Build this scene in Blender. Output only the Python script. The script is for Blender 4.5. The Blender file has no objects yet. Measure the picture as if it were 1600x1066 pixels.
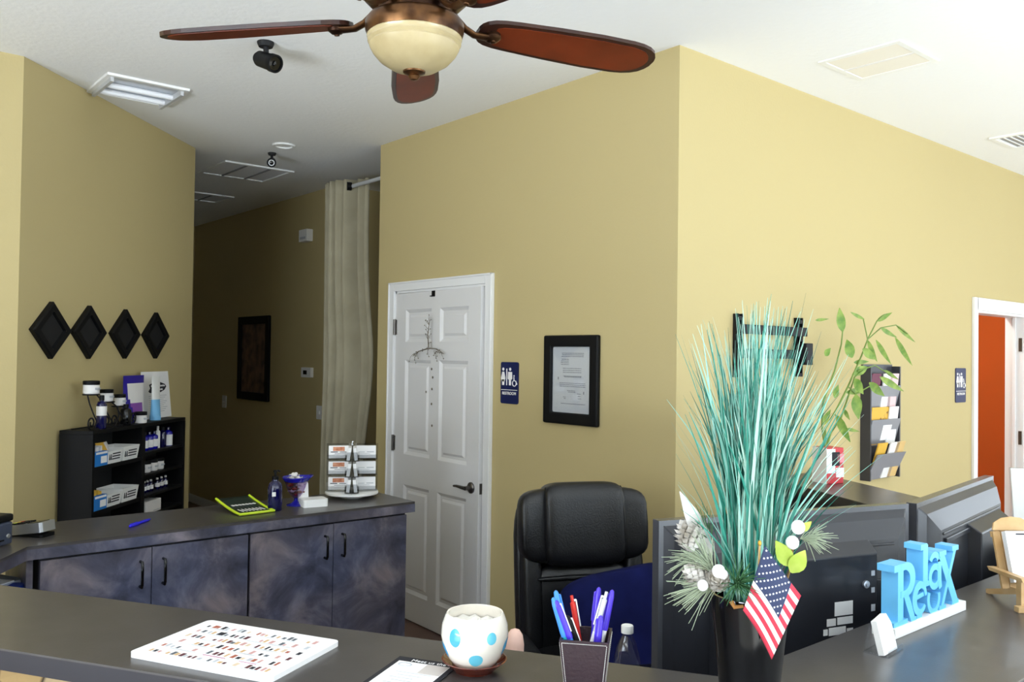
import bpy, math, random
from mathutils import Vector, Matrix, noise
random.seed(7)
SC = bpy.context.scene
COL = SC.collection
R = math.radians

# ------------------------------------------------------------------ camera
CAM_H = 1.655
FPX = 1347.6
def cam_axes(yaw=49.87, pitch=0.998, roll=0.789):
    y, p, r = R(yaw), R(pitch), R(roll)
    f = Vector((-math.sin(y)*math.cos(p), math.cos(y)*math.cos(p), math.sin(p)))
    ri = f.cross(Vector((0, 0, 1))).normalized()
    u = ri.cross(f)
    return math.cos(r)*ri + math.sin(r)*u, -math.sin(r)*ri + math.cos(r)*u, f
CR, CU, CF = cam_axes()
cam_d = bpy.data.cameras.new('camera')
cam_d.sensor_width = 36.0
cam_d.lens = FPX/1600*36
cam_d.clip_start = 0.05
cam = bpy.data.objects.new('camera', cam_d)
COL.objects.link(cam)
cam.matrix_world = Matrix(((CR.x, CU.x, -CF.x, 0), (CR.y, CU.y, -CF.y, 0), (CR.z, CU.z, -CF.z, CAM_H), (0, 0, 0, 1)))
SC.camera = cam

# ------------------------------------------------------------------ world, light, exposure
SC.view_settings.view_transform = 'Standard'
SC.view_settings.look = 'None'
SC.view_settings.gamma = 1
SC.view_settings.use_curve_mapping = False
SC.view_settings.exposure = 0.0
w = bpy.data.worlds.new('world'); SC.world = w; w.use_nodes = True
bg = w.node_tree.nodes['Background']
bg.inputs[0].default_value = (0.80, 0.90, 1.0, 1)
bg.inputs[1].default_value = 1.0

def area(name, loc, rot, sx, sy, watts, col=(1, 1, 1)):
    d = bpy.data.lights.new(name, 'AREA')
    d.shape = 'RECTANGLE'; d.size = sx; d.size_y = sy; d.energy = watts; d.color = col
    o = bpy.data.objects.new(name, d); COL.objects.link(o)
    o.location = loc; o.rotation_euler = rot
    return o
RX, FY, BY = 3.2, 9.0, -3.0            # lobby's right, far and back walls
WIN_R = [(-1.7, 0.3), (1.3, 3.6), (4.1, 6.2), (6.6, 8.6)]
SKY_W = [36, 95, 50, 18]             # sky light through each window
FILL_W = [120, 330, 220, 80]            # up-facing lamps added outside each window, in place of sunlit pavement, for the ceiling
sd = bpy.data.lights.new('sun', 'SUN'); sd.energy = 25; sd.angle = R(1.5); sd.color = (0.86, 0.93, 1.0)
so_ = bpy.data.objects.new('sun', sd); COL.objects.link(so_)
so_.rotation_euler = Vector((-1, 0.12, -1.05)).to_track_quat('-Z', 'Y').to_euler()   # reaches only the lobby floor inside the windows, added to bounce onto the ceiling
for (a, b), ws, wp in zip(WIN_R, SKY_W, FILL_W):
    area('daylight', (RX+0.22, (a+b)/2, 1.6), (R(90), 0, R(90)), b-a, 2.2, ws, (0.74, 0.88, 1.0))
    area('ceiling_fill', (RX+1.3, (a+b)/2, 0.05), (R(90+50), 0, R(90)), b-a+0.4, 1.6, wp, (0.77, 0.89, 1.0))
area('daylight', (0.3, FY+0.22, 1.5), (R(-90), 0, 0), 2.4, 2.4, 60, (0.79, 0.895, 1.0))
area('daylight', (-0.9, BY-0.22, 1.6), (R(90), 0, 0), 3.4, 2.2, 110, (0.79, 0.895, 1.0))  # added behind the camera to light the restroom wall
area('ceiling_fill', (-0.9, BY-1.3, 0.05), (R(90+50), 0, 0), 3.8, 1.6, 800, (0.81, 0.905, 1.0))  # added up-facing fill from behind, for the ceiling and restroom wall

# ------------------------------------------------------------------ materials
def lin(h):
    if isinstance(h, str):
        h = h.lstrip('#'); c = [int(h[i:i+2], 16)/255 for i in (0, 2, 4)]
    else:
        c = [v/255 for v in h]
    return tuple((v/12.92 if v <= 0.04045 else ((v+0.055)/1.055)**2.4) for v in c) + (1,)
MATS = {}
def mat(name, col, rough=0.5, metal=0, spec=0.5, noise2=None, nscale=8, ndetail=4, bump=0, bscale=60, trans=0, ior=1.45, emit=0, coat=0, alpha=1, sub=0, lo=0.35, hi=0.65):
    m = bpy.data.materials.new(name); m.use_nodes = True
    nt = m.node_tree; b = nt.nodes['Principled BSDF']
    b.inputs['Base Color'].default_value = lin(col)
    b.inputs['Roughness'].default_value = rough
    b.inputs['Metallic'].default_value = metal
    b.inputs['Specular IOR Level'].default_value = spec
    b.inputs['Transmission Weight'].default_value = trans
    b.inputs['IOR'].default_value = ior
    b.inputs['Coat Weight'].default_value = coat
    b.inputs['Alpha'].default_value = alpha
    if emit:
        b.inputs['Emission Color'].default_value = lin(col); b.inputs['Emission Strength'].default_value = emit
    tc = nt.nodes.new('ShaderNodeTexCoord')
    if noise2:
        n = nt.nodes.new('ShaderNodeTexNoise'); n.inputs['Scale'].default_value = nscale; n.inputs['Detail'].default_value = ndetail
        nt.links.new(tc.outputs['Object'], n.inputs['Vector'])
        r = nt.nodes.new('ShaderNodeValToRGB')
        r.color_ramp.elements[0].color = lin(col); r.color_ramp.elements[1].color = lin(noise2)
        r.color_ramp.elements[0].position = lo; r.color_ramp.elements[1].position = hi
        nt.links.new(n.outputs['Fac'], r.inputs['Fac']); nt.links.new(r.outputs['Color'], b.inputs['Base Color'])
    if bump:
        n = nt.nodes.new('ShaderNodeTexNoise'); n.inputs['Scale'].default_value = bscale; n.inputs['Detail'].default_value = 3
        nt.links.new(tc.outputs['Object'], n.inputs['Vector'])
        bp = nt.nodes.new('ShaderNodeBump'); bp.inputs['Strength'].default_value = bump; bp.inputs['Distance'].default_value = 0.004
        nt.links.new(n.outputs['Fac'], bp.inputs['Height']); nt.links.new(bp.outputs['Normal'], b.inputs['Normal'])
    MATS[name] = m
    return m
def pane_mat():
    m = bpy.data.materials.new('window_glass'); m.use_nodes = True
    nt = m.node_tree; nt.nodes.clear()
    o = nt.nodes.new('ShaderNodeOutputMaterial'); mx = nt.nodes.new('ShaderNodeMixShader')
    t = nt.nodes.new('ShaderNodeBsdfTransparent'); g = nt.nodes.new('ShaderNodeBsdfGlossy'); g.inputs['Roughness'].default_value = 0.02
    mx.inputs[0].default_value = 0.06
    nt.links.new(t.outputs[0], mx.inputs[1]); nt.links.new(g.outputs[0], mx.inputs[2]); nt.links.new(mx.outputs[0], o.inputs[0])
    return m
def clear_mat(name, tint=(1, 1, 1), refl=0.12):
    m = bpy.data.materials.new(name); m.use_nodes = True
    nt = m.node_tree; nt.nodes.clear()
    o = nt.nodes.new('ShaderNodeOutputMaterial'); mx = nt.nodes.new('ShaderNodeMixShader')
    t = nt.nodes.new('ShaderNodeBsdfTransparent'); t.inputs[0].default_value = (*tint, 1)
    g = nt.nodes.new('ShaderNodeBsdfGlossy'); g.inputs['Roughness'].default_value = 0.05
    mx.inputs[0].default_value = refl
    nt.links.new(t.outputs[0], mx.inputs[1]); nt.links.new(g.outputs[0], mx.inputs[2]); nt.links.new(mx.outputs[0], o.inputs[0])
    return m
def mottle_mat():
    m = bpy.data.materials.new('mottled_laminate'); m.use_nodes = True
    nt = m.node_tree; b = nt.nodes['Principled BSDF']; b.inputs['Roughness'].default_value = 0.45
    tc = nt.nodes.new('ShaderNodeTexCoord')
    n1 = nt.nodes.new('ShaderNodeTexNoise'); n1.inputs['Scale'].default_value = 4.5; n1.inputs['Detail'].default_value = 9; n1.inputs['Roughness'].default_value = 0.62; n1.inputs['Distortion'].default_value = 0.6
    n2 = nt.nodes.new('ShaderNodeTexNoise'); n2.inputs['Scale'].default_value = 2.2; n2.inputs['Detail'].default_value = 5
    for n in (n1, n2): nt.links.new(tc.outputs['Object'], n.inputs['Vector'])
    r1 = nt.nodes.new('ShaderNodeValToRGB')
    e = r1.color_ramp.elements
    e[0].position = 0.32; e[0].color = lin('#33323b'); e[1].position = 0.72; e[1].color = lin('#908c92')
    k = e.new(0.5); k.color = lin('#565764')
    r2 = nt.nodes.new('ShaderNodeValToRGB')
    r2.color_ramp.elements[0].position = 0.4; r2.color_ramp.elements[0].color = lin('#8c9abf')
    r2.color_ramp.elements[1].position = 0.62; r2.color_ramp.elements[1].color = lin('#b5a096')
    mx = nt.nodes.new('ShaderNodeMix'); mx.data_type = 'RGBA'; mx.blend_type = 'OVERLAY'; mx.inputs[0].default_value = 0.55
    nt.links.new(n1.outputs['Fac'], r1.inputs['Fac']); nt.links.new(n2.outputs['Fac'], r2.inputs['Fac'])
    nt.links.new(r1.outputs['Color'], mx.inputs[6]); nt.links.new(r2.outputs['Color'], mx.inputs[7])
    nt.links.new(mx.outputs[2], b.inputs['Base Color'])
    return m
def stone_mat():
    m = bpy.data.materials.new('stone_veneer'); m.use_nodes = True
    nt = m.node_tree; b = nt.nodes['Principled BSDF']; b.inputs['Roughness'].default_value = 0.85
    tc = nt.nodes.new('ShaderNodeTexCoord'); v = nt.nodes.new('ShaderNodeTexVoronoi'); v.inputs['Scale'].default_value = 9
    v2 = nt.nodes.new('ShaderNodeTexVoronoi'); v2.feature = 'DISTANCE_TO_EDGE'; v2.inputs['Scale'].default_value = 9
    for n in (v, v2): nt.links.new(tc.outputs['Object'], n.inputs['Vector'])
    r = nt.nodes.new('ShaderNodeValToRGB'); e = r.color_ramp.elements
    e[0].color = lin('#8a7358'); e[1].color = lin('#d8cdb8'); k = e.new(0.5); k.color = lin('#a98d5e')
    nt.links.new(v.outputs['Color'], r.inputs['Fac'])
    r2 = nt.nodes.new('ShaderNodeValToRGB'); r2.color_ramp.elements[0].position = 0.0; r2.color_ramp.elements[0].color = lin('#3b332c'); r2.color_ramp.elements[1].position = 0.06; r2.color_ramp.elements[1].color = (1, 1, 1, 1)
    nt.links.new(v2.outputs['Distance'], r2.inputs['Fac'])
    mx = nt.nodes.new('ShaderNodeMix'); mx.data_type = 'RGBA'; mx.blend_type = 'MULTIPLY'; mx.inputs[0].default_value = 1
    nt.links.new(r.outputs['Color'], mx.inputs[6]); nt.links.new(r2.outputs['Color'], mx.inputs[7]); nt.links.new(mx.outputs[2], b.inputs['Base Color'])
    bp = nt.nodes.new('ShaderNodeBump'); bp.inputs['Distance'].default_value = 0.02
    nt.links.new(v2.outputs['Distance'], bp.inputs['Height']); nt.links.new(bp.outputs['Normal'], b.inputs['Normal'])
    return m
def tile_mat():
    m = bpy.data.materials.new('floor_tile'); m.use_nodes = True
    nt = m.node_tree; b = nt.nodes['Principled BSDF']; b.inputs['Roughness'].default_value = 0.4
    tc = nt.nodes.new('ShaderNodeTexCoord'); br = nt.nodes.new('ShaderNodeTexBrick')
    br.inputs['Color1'].default_value = lin('#6b4f45'); br.inputs['Color2'].default_value = lin('#5f463d'); br.inputs['Mortar'].default_value = lin('#463832')
    br.inputs['Scale'].default_value = 1.0; br.offset = 0; br.inputs['Brick Width'].default_value = 0.45; br.inputs['Row Height'].default_value = 0.45; br.inputs['Mortar Size'].default_value = 0.006
    nt.links.new(tc.outputs['Object'], br.inputs['Vector']); nt.links.new(br.outputs['Color'], b.inputs['Base Color'])
    return m

M_WALL = mat('tan_wall_paint', '#c0af7f', 0.75, spec=0.25, bump=0.12, bscale=90)
M_CEIL = mat('textured_white_ceiling', '#f3f3f2', 0.9, spec=0.1, bump=0.5, bscale=35)
M_ORANGE = mat('rust_orange_paint', '#c4622a', 0.8, spec=0.2)
M_FLOOR = tile_mat()
M_TRIM = mat('white_trim_paint', '#ecebea', 0.35)
M_DOOR = mat('white_door_paint', '#e2e0df', 0.38)
M_TOP = mat('dark_laminate_top', '#3f3b3a', 0.33, spec=0.8, coat=0.1, noise2='#464241', nscale=14, bump=0.03, bscale=200)
M_EDGE = mat('black_edge_band', '#26242a', 0.4)
M_MOT = mottle_mat()
M_STONE = stone_mat()
M_BLACK = mat('black_paint', '#0b0b0d', 0.55, spec=0.25)
M_BLKGL = mat('black_gloss', '#0b0b0d', 0.12)
M_BLKMAT = mat('black_matte', '#141416', 0.7)
M_IRON = mat('black_iron', '#18171a', 0.5, metal=0.4)
M_WHITE = mat('white_plastic', '#f1f1ef', 0.4)
M_PAPER = mat('white_paper', '#f4f3f3', 0.7)
M_CARD = mat('card_stock', '#e9e6e4', 0.6)
M_GREYP = mat('pale_grey_print', '#b9bcc2', 0.7)
M_INK = mat('dark_ink', '#23232b', 0.7)
M_LGREY = mat('light_grey_metal', '#c5c6c8', 0.45, metal=0.2)
M_SILV = mat('silver', '#bcbfc4', 0.3, metal=0.8)
M_NICK = mat('satin_nickel', '#6a6663', 0.3, metal=0.9)
M_BRONZE = mat('aged_bronze', '#6b4a2c', 0.34, metal=0.85, noise2='#38241a', nscale=18)
M_WALNUT = mat('dark_walnut', '#24130f', 0.35, noise2='#34190f', nscale=12)
M_CHERRY = mat('cherry_veneer', '#6c2a10', 0.42, spec=0.35, noise2='#561f09', nscale=7, ndetail=6)
M_AMBER = mat('amber_glass_bowl', '#b5a57e', 0.3, noise2='#a89770', nscale=16, coat=0.3)
M_LEATH = mat('black_leather', '#121214', 0.33, bump=0.25, bscale=160, spec=0.5)
M_NAVY = mat('navy_fabric', '#10143c', 0.9, spec=0.1, noise2='#171c4c', nscale=9)
M_COBALT = mat('cobalt_glass', '#14149c', 0.08, spec=0.6, coat=0.4)
M_COBALTD = mat('dark_cobalt_glass', '#0b0b42', 0.08, spec=0.6, coat=0.4)
M_BLUE = mat('bright_blue_plastic', '#2520d2', 0.3)
M_SKYB = mat('sky_blue_plastic', '#3e86d8', 0.35)
M_BOXB = mat('packet_blue', '#1f78c8', 0.5)
M_TEALP = mat('teal_plastic', '#26b3c0', 0.3)
M_VIOL = mat('violet_plastic', '#4a34c6', 0.3)
M_REDP = mat('red_plastic', '#c62b20', 0.35)
M_YELL = mat('yellow_paper', '#e0b040', 0.6)
M_PURP = mat('purple_foil', '#2c1d93', 0.3)
M_LILAC = mat('lilac_label', '#8a4fa8', 0.5)
M_LTBL = mat('light_blue_label', '#7fc0ee', 0.4)
M_SIGNB = mat('sign_blue', '#101c4e', 0.4)
M_ESPRES = mat('espresso_leatherette', '#33242a', 0.45, bump=0.3, bscale=180)
M_STITCH = mat('white_stitch', '#d8d5d2', 0.8)
M_CERAM = mat('cream_ceramic', '#f0e8dc', 0.15, coat=0.4)
M_DOTB = mat('aqua_dot', '#69c4dc', 0.18, coat=0.4)
M_DOTD = mat('blue_dot', '#4aa9dd', 0.18, coat=0.4)
M_BROWNG = mat('brown_glaze', '#6b2a1c', 0.12, coat=0.5)
M_RELAX = mat('relax_blue', '#6cbff2', 0.4)
M_PINE = mat('natural_pine', '#cdab7c', 0.5, noise2='#bd9662', nscale=14)
M_GRASS = [mat('teal_blade', '#2f8574', 0.45), mat('pale_teal_blade', '#86bfb0', 0.4), mat('deep_teal_blade', '#175b4e', 0.5), mat('mint_blade', '#a4c8b8', 0.45)]
M_LEAF = mat('bamboo_leaf', '#557d28', 0.5, noise2='#8aa044', nscale=20)
M_LIME = mat('lime_leaf', '#9bb43a', 0.5, noise2='#b6c65a', nscale=30)
M_STEM = mat('green_stem', '#6f8a3e', 0.5)
M_TWIG = mat('grey_brown_twig', '#6b6255', 0.8)
M_CONE = mat('frosted_cone', '#8c8478', 0.8, noise2='#d8d4ce', nscale=40)
M_NEED = mat('frosted_needle', '#9aa58c', 0.7)
M_NEEDG = mat('green_needle', '#3e6a42', 0.7)
M_FROST = mat('frosted_feather', '#aaa6a2', 0.8, noise2='#d0ccc8', nscale=60)
M_RED = mat('flag_red', '#c03246', 0.7)
M_FWHITE = mat('flag_white', '#f2eeec', 0.7)
M_FNAVY = mat('flag_navy', '#2b3556', 0.7)
M_GOLD = mat('gilt', '#c79a3e', 0.35, metal=0.7)
M_TV = mat('tv_back_plastic', '#26272c', 0.28, spec=0.5)
M_TVR = mat('tv_rim_lit', '#3a3b40', 0.25)  # window light on the lip put into a greyer rim colour
M_SCREEN = mat('tv_screen', '#050507', 0.08)
M_CURT = mat('sheer_curtain', '#a9a189', 0.9, noise2='#9f977f', nscale=6)
M_LIMEG = mat('lime_plastic', '#c3dc2e', 0.35)
M_DKGRN = mat('dark_green_card', '#1d2b24', 0.4)
M_GREYRACK = mat('grey_rack_plastic', '#8d8d92', 0.4)
M_DKRACK = mat('dark_rack_plastic', '#3a3a40', 0.4)
M_PEACH = mat('peach_rubber', '#e8bfae', 0.5)
M_CLEAR = clear_mat('clear_plastic', (0.93, 0.94, 0.95), 0.12)
M_PANE = pane_mat()
M_PICT = mat('sepia_print', '#4a3a32', 0.6, noise2='#8a6a58', nscale=9)
M_SOIL = mat('paper_shreds', '#e6e2da', 0.9, bump=0.6, bscale=50)
M_AMBERC = mat('toffee_wrapper', '#9a3a26', 0.25)

# ------------------------------------------------------------------ mesh helpers
class MB:
    def __init__(s, T=None):
        s.v = []; s.f = []; s.m = []; s.s = []; s.T = T or Matrix.Identity(4)
    def add(s, vs, fs, mi=0, sm=False, T=None):
        o = len(s.v); t = s.T @ T if T is not None else s.T
        for p in vs: s.v.append(tuple(t @ Vector(p)))
        for f in fs: s.f.append([o+i for i in f]); s.m.append(mi); s.s.append(sm)
        return s
    def box(s, x0, x1, y0, y1, z0, z1, mi=0, T=None):
        vs = [(x, y, z) for x in (x0, x1) for y in (y0, y1) for z in (z0, z1)]
        return s.add(vs, [(0, 1, 3, 2), (4, 6, 7, 5), (0, 4, 5, 1), (2, 3, 7, 6), (0, 2, 6, 4), (1, 5, 7, 3)], mi, False, T)
    def prism(s, poly, z0, z1, mi=0, T=None, sm=False):
        n = len(poly)
        ar = sum(poly[i][0]*poly[(i+1) % n][1]-poly[(i+1) % n][0]*poly[i][1] for i in range(n))
        if ar < 0: poly = poly[::-1]
        vs = [(p[0], p[1], z0) for p in poly]+[(p[0], p[1], z1) for p in poly]
        fs = [tuple(range(n-1, -1, -1)), tuple(range(n, 2*n))]
        s.add(vs, fs, mi, False, T)
        return s.add(vs, [(i, (i+1) % n, n+(i+1) % n, n+i) for i in range(n)], mi, sm, T)
    def lathe(s, prof, c=(0, 0, 0), n=24, mi=0, T=None, sm=True):
        vs = []; fs = []
        for (r, z) in prof:
            for k in range(n):
                a = 2*math.pi*k/n; vs.append((c[0]+r*math.cos(a), c[1]+r*math.sin(a), c[2]+z))
        for i in range(len(prof)-1):
            for k in range(n):
                k2 = (k+1) % n
                fs.append((i*n+k, i*n+k2, (i+1)*n+k2, (i+1)*n+k))
        s.add(vs, fs, mi, sm, T)
        caps = []
        if prof[0][0] > 1e-5: caps.append(tuple(range(n-1, -1, -1)))
        if prof[-1][0] > 1e-5: caps.append(tuple((len(prof)-1)*n+k for k in range(n)))
        o = len(s.v)-len(vs)
        for cf in caps: s.f.append([o+i for i in cf]); s.m.append(mi); s.s.append(False)
        return s
    def tube(s, pts, r, n=8, mi=0, T=None, flat=1.0):
        pts = [Vector(p) for p in pts]; N = len(pts)
        rs = r if isinstance(r, (list, tuple)) else [r]*N
        vs = []; fs = []; up = None
        for i, p in enumerate(pts):
            d = (pts[min(i+1, N-1)]-pts[max(i-1, 0)]).normalized()
            if up is None:
                up = Vector((0, 0, 1)) if abs(d.z) < 0.9 else Vector((1, 0, 0))
            a = d.cross(up)
            if a.length < 1e-6: a = d.orthogonal()
            a.normalize(); b = a.cross(d).normalized(); up = b
            for k in range(n):
                t = 2*math.pi*k/n
                vs.append(tuple(p+rs[i]*(math.cos(t)*a+flat*math.sin(t)*b)))
        for i in range(N-1):
            for k in range(n):
                k2 = (k+1) % n; fs.append((i*n+k, i*n+k2, (i+1)*n+k2, (i+1)*n+k))
        s.add(vs, fs, mi, True, T)
        o = len(s.v)-len(vs)
        s.f.append([o+k for k in range(n-1, -1, -1)]); s.m.append(mi); s.s.append(False)
        s.f.append([o+(N-1)*n+k for k in range(n)]); s.m.append(mi); s.s.append(False)
        return s
    def grid(s, fn, nu, nv, mi=0, sm=True, T=None, mfn=None, closeu=False):
        vs = [fn(i/nu, j/nv) for j in range(nv+1) for i in range(nu+1)]
        for j in range(nv):
            for i in range(nu):
                pass
        o = len(s.v); t = s.T @ T if T is not None else s.T
        for p in vs: s.v.append(tuple(t @ Vector(p)))
        for j in range(nv):
            for i in range(nu):
                a = j*(nu+1)+i
                s.f.append([o+a, o+a+1, o+a+nu+2, o+a+nu+1]); s.m.append(mfn(i, j) if mfn else mi); s.s.append(sm)
        return s
    def ball(s, c, rx, ry=None, rz=None, n=16, mi=0, T=None, e=1.0):
        ry = ry or rx; rz = rz or rx
        def sp(x): return math.copysign(abs(x)**e, x)
        vs = [(c[0], c[1], c[2]-rz)]; fs = []; m = n//2
        for j in range(1, m):
            ph = -math.pi/2+math.pi*j/m
            for k in range(n):
                a = 2*math.pi*k/n
                vs.append((c[0]+rx*sp(math.cos(ph))*sp(math.cos(a)), c[1]+ry*sp(math.cos(ph))*sp(math.sin(a)), c[2]+rz*sp(math.sin(ph))))
        vs.append((c[0], c[1], c[2]+rz)); L = len(vs)-1
        for k in range(n): fs.append((0, 1+(k+1) % n, 1+k)); fs.append((L, L-n+k, L-n+(k+1) % n))
        for j in range(m-2):
            for k in range(n):
                a = 1+j*n+k; b = 1+j*n+(k+1) % n
                fs.append((a, b, b+n, a+n))
        return s.add(vs, fs, mi, True, T)
    def frame(s, w, h, b, y0, y1, mi=0, T=None, z0=0):
        """rectangular ring in the xz plane, centred on x"""
        o = [(-w/2, z0), (w/2, z0), (w/2, z0+h), (-w/2, z0+h)]; i = [(-w/2+b, z0+b), (w/2-b, z0+b), (w/2-b, z0+h-b), (-w/2+b, z0+h-b)]
        vs = [(x, y, z) for y in (y0, y1) for r in (o, i) for (x, z) in r]
        fs = []
        for k in range(4):
            n = (k+1) % 4
            fs += [(k, n, 4+n, 4+k), (8+n, 8+k, 12+k, 12+n), (n, k, 8+k, 8+n), (4+k, 4+n, 12+n, 12+k)]
        return s.add(vs, fs, mi, False, T)
    def build(s, name, mats, parent=None, bevel=0, sub=0, solid=0, loc=None, rotz=0, angle=40):
        me = bpy.data.meshes.new(name)
        me.from_pydata(s.v, [], s.f)
        mats = mats if isinstance(mats, (list, tuple)) else [mats]
        for m in mats: me.materials.append(m)
        for p, mi, sm in zip(me.polygons, s.m, s.s): p.material_index = mi; p.use_smooth = sm
        me.update()
        if any(s.s): me.set_sharp_from_angle(angle=R(angle))
        o = bpy.data.objects.new(name, me); COL.objects.link(o)
        if parent: o.parent = parent
        if loc: o.location = loc
        o.rotation_euler[2] = rotz
        if solid:
            md = o.modifiers.new('thickness', 'SOLIDIFY'); md.thickness = solid; md.offset = 0
        if bevel:
            md = o.modifiers.new('bevel', 'BEVEL'); md.width = bevel; md.segments = 2; md.limit_method = 'ANGLE'; md.angle_limit = R(40)
        if sub:
            md = o.modifiers.new('smooth', 'SUBSURF'); md.levels = sub; md.render_levels = sub
        return o
def TR(x=0, y=0, z=0, rx=0, ry=0, rz=0, s=1):
    return Matrix.Translation((x, y, z)) @ Matrix.Rotation(R(rz), 4, 'Z') @ Matrix.Rotation(R(ry), 4, 'Y') @ Matrix.Rotation(R(rx), 4, 'X') @ Matrix.Scale(s, 4)
UP = TR(rx=90)     # turns a prism drawn in x,z (as x,y) into an upright plate, its front at -y
def tag(o, label, cat, group=None, kind=None):
    if label: o['label'] = label
    if cat: o['category'] = cat
    if group: o['group'] = group
    if kind: o['kind'] = kind
    return o
def thing(name, label, cat, loc=(0, 0, 0), rotz=0, group=None):
    o = bpy.data.objects.new(name, None); COL.objects.link(o)
    o.empty_display_size = 0.05
    o.location = loc; o.rotation_euler = (0, 0, rotz)
    return tag(o, label, cat, group)
def struct(o, label=None, cat=None):
    o['kind'] = 'structure'
    if label: o['label'] = label
    if cat: o['category'] = cat
    return o
def dup(root, loc, rotz=None, label=None, group=None):
    r = root.copy(); COL.objects.link(r); r.location = loc
    if rotz is not None: r.rotation_euler = (0, 0, rotz)
    if label: r['label'] = label
    if group: r['group'] = group
    for ch in list(root.children):
        c = ch.copy(); COL.objects.link(c); c.parent = r
        for g in list(ch.children):
            d = g.copy(); COL.objects.link(d); d.parent = c
    return r
def text_mb(txt, size, ext=0.0006, mi=0, T=None, mb=None, align='CENTER', bold=0):
    cu = bpy.data.curves.new('lettering', 'FONT'); cu.body = txt; cu.size = size; cu.extrude = ext; cu.align_x = align; cu.align_y = 'CENTER'
    cu.offset = bold; cu.resolution_u = 3
    o = bpy.data.objects.new('lettering', cu); COL.objects.link(o)
    dg = bpy.context.evaluated_depsgraph_get()
    me = bpy.data.meshes.new_from_object(o.evaluated_get(dg))
    mb = mb or MB()
    mb.add([v.co[:] for v in me.vertices], [list(p.vertices) for p in me.polygons], mi, False, T)
    bpy.data.objects.remove(o); bpy.data.meshes.remove(me); bpy.data.curves.remove(cu)
    return mb
def at(x, y, axis, val):
    """the place where the line of sight of a photo pixel meets the plane axis = val"""
    d = CR*((x-800)/FPX) - CU*((y-533)/FPX) + CF
    o = Vector((0, 0, CAM_H)); t = (val-o[axis])/d[axis]
    return o+d*t
def rrect(w, h, r, n=5, cx=0, cy=0):
    out = []
    for (sx, sy, a0) in ((1, 1, 0), (-1, 1, 90), (-1, -1, 180), (1, -1, 270)):
        for k in range(n+1):
            a = R(a0+90*k/n); out.append((cx+sx*(w/2-r)+r*math.cos(a), cy+sy*(h/2-r)+r*math.sin(a)))
    return out
def circ(r, n=20, cx=0, cy=0): return [(cx+r*math.cos(2*math.pi*k/n), cy+r*math.sin(2*math.pi*k/n)) for k in range(n)]

# ------------------------------------------------------------------ the room
CH = 3.048
YA, XB = 3.011, -2.443          # wall with the restroom door, wall with the rack
AL = -4.957                     # left end of the restroom wall
W0 = Vector((-4.625, 0.84, 0)); SD = Vector((-math.sqrt(.5), math.sqrt(.5), 0)); ND = Vector((math.sqrt(.5), math.sqrt(.5), 0))
WLEN = 1.81
WE = W0+SD*WLEN                 # outside corner into the hall
YH = 3.46                       # hall's far side
TH = 0.12
def wbox(name, x0, x1, y0, y1, z0, z1, m=M_WALL, label=None):
    return struct(MB().box(x0, x1, y0, y1, z0, z1).build(name, m), label, 'wall')
struct(MB().box(-12, -.75, BY-TH, FY+TH, -0.1, 0).build('floor', M_FLOOR), 'brown tiled floor', 'floor')
struct(MB().box(-.75, RX+TH, BY-TH, FY+TH, -0.1, 0).build('floor_lobby_bounce', mat('pale_bounce_floor', '#cbc6be', 0.5)), 'unseen lobby floor made pale to bounce light to the ceiling', 'floor')  # pale tone invented so this unseen floor reflects sun onto the ceiling
struct(MB().box(-12, RX+TH, BY-TH, FY+TH, CH, CH+0.1).build('ceiling', M_CEIL), 'white knock-down textured ceiling', 'ceiling')
DX0, DX1, DZ = -4.735, -3.79, 2.06
b = MB()
b.box(AL, DX0, YA, YA+TH, 0, CH); b.box(DX1, XB, YA, YA+TH, 0, CH); b.box(DX0, DX1, YA, YA+TH, DZ, CH)
struct(b.build('wall_front', M_WALL), 'tan wall with the white restroom door', 'wall')
EY0, EY1, EZ = 6.16, 7.03, 2.01
b = MB()
b.box(XB-TH, XB, YA+TH, EY0, 0, CH); b.box(XB-TH, XB, EY1, FY, 0, CH); b.box(XB-TH, XB, EY0, EY1, EZ, CH)
struct(b.build('wall_right', M_WALL), 'bright tan wall running back to the orange doorway', 'wall')
p = [W0, WE, WE-ND*TH+SD*0.0, W0-ND*TH]
struct(MB().prism([(q.x, q.y) for q in p], 0, CH).build('wall_left', M_WALL), 'angled tan wall behind the black bookcase', 'wall')
wbox('wall_left_side', W0.x-TH, W0.x, BY, W0.y, 0, CH, label='tan wall at the left edge of the picture')
wbox('wall_hall_left', -9.6, WE.x, WE.y-TH, WE.y, 0, CH, label='near side wall of the dim hall')
wbox('wall_hall', -9.6, -6.37, YH, YH+TH, 0, CH, label='dim tan hall wall with the framed picture')
wbox('wall_hall_end', -9.72, -9.6, WE.y-TH, YH+TH, 0, CH, label='far end of the hall')
wbox('wall_alcove_left', -6.49, -6.37, YH+TH, 4.0, 0, CH, label='side of the alcove behind the curtain')
wbox('wall_alcove_back', -6.49, AL+TH, 4.0, 4.12, 0, CH, label='back of the alcove behind the curtain')
wbox('wall_alcove_right', AL, AL+TH, YA+TH, 4.0, 0, CH, label='restroom side wall by the curtain')
# restroom behind the door, room behind the orange doorway
wbox('wall_restroom_back', AL+TH, XB-TH, 5.2, 5.32, 0, CH)
wbox('wall_orange', -4.2, -4.08, 5.32, FY, 0, CH, M_ORANGE, 'rust orange wall seen through the doorway')
wbox('wall_orange_side', -4.2, XB-TH, FY-0.7, FY-0.58, 0, CH, M_ORANGE)
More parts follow.
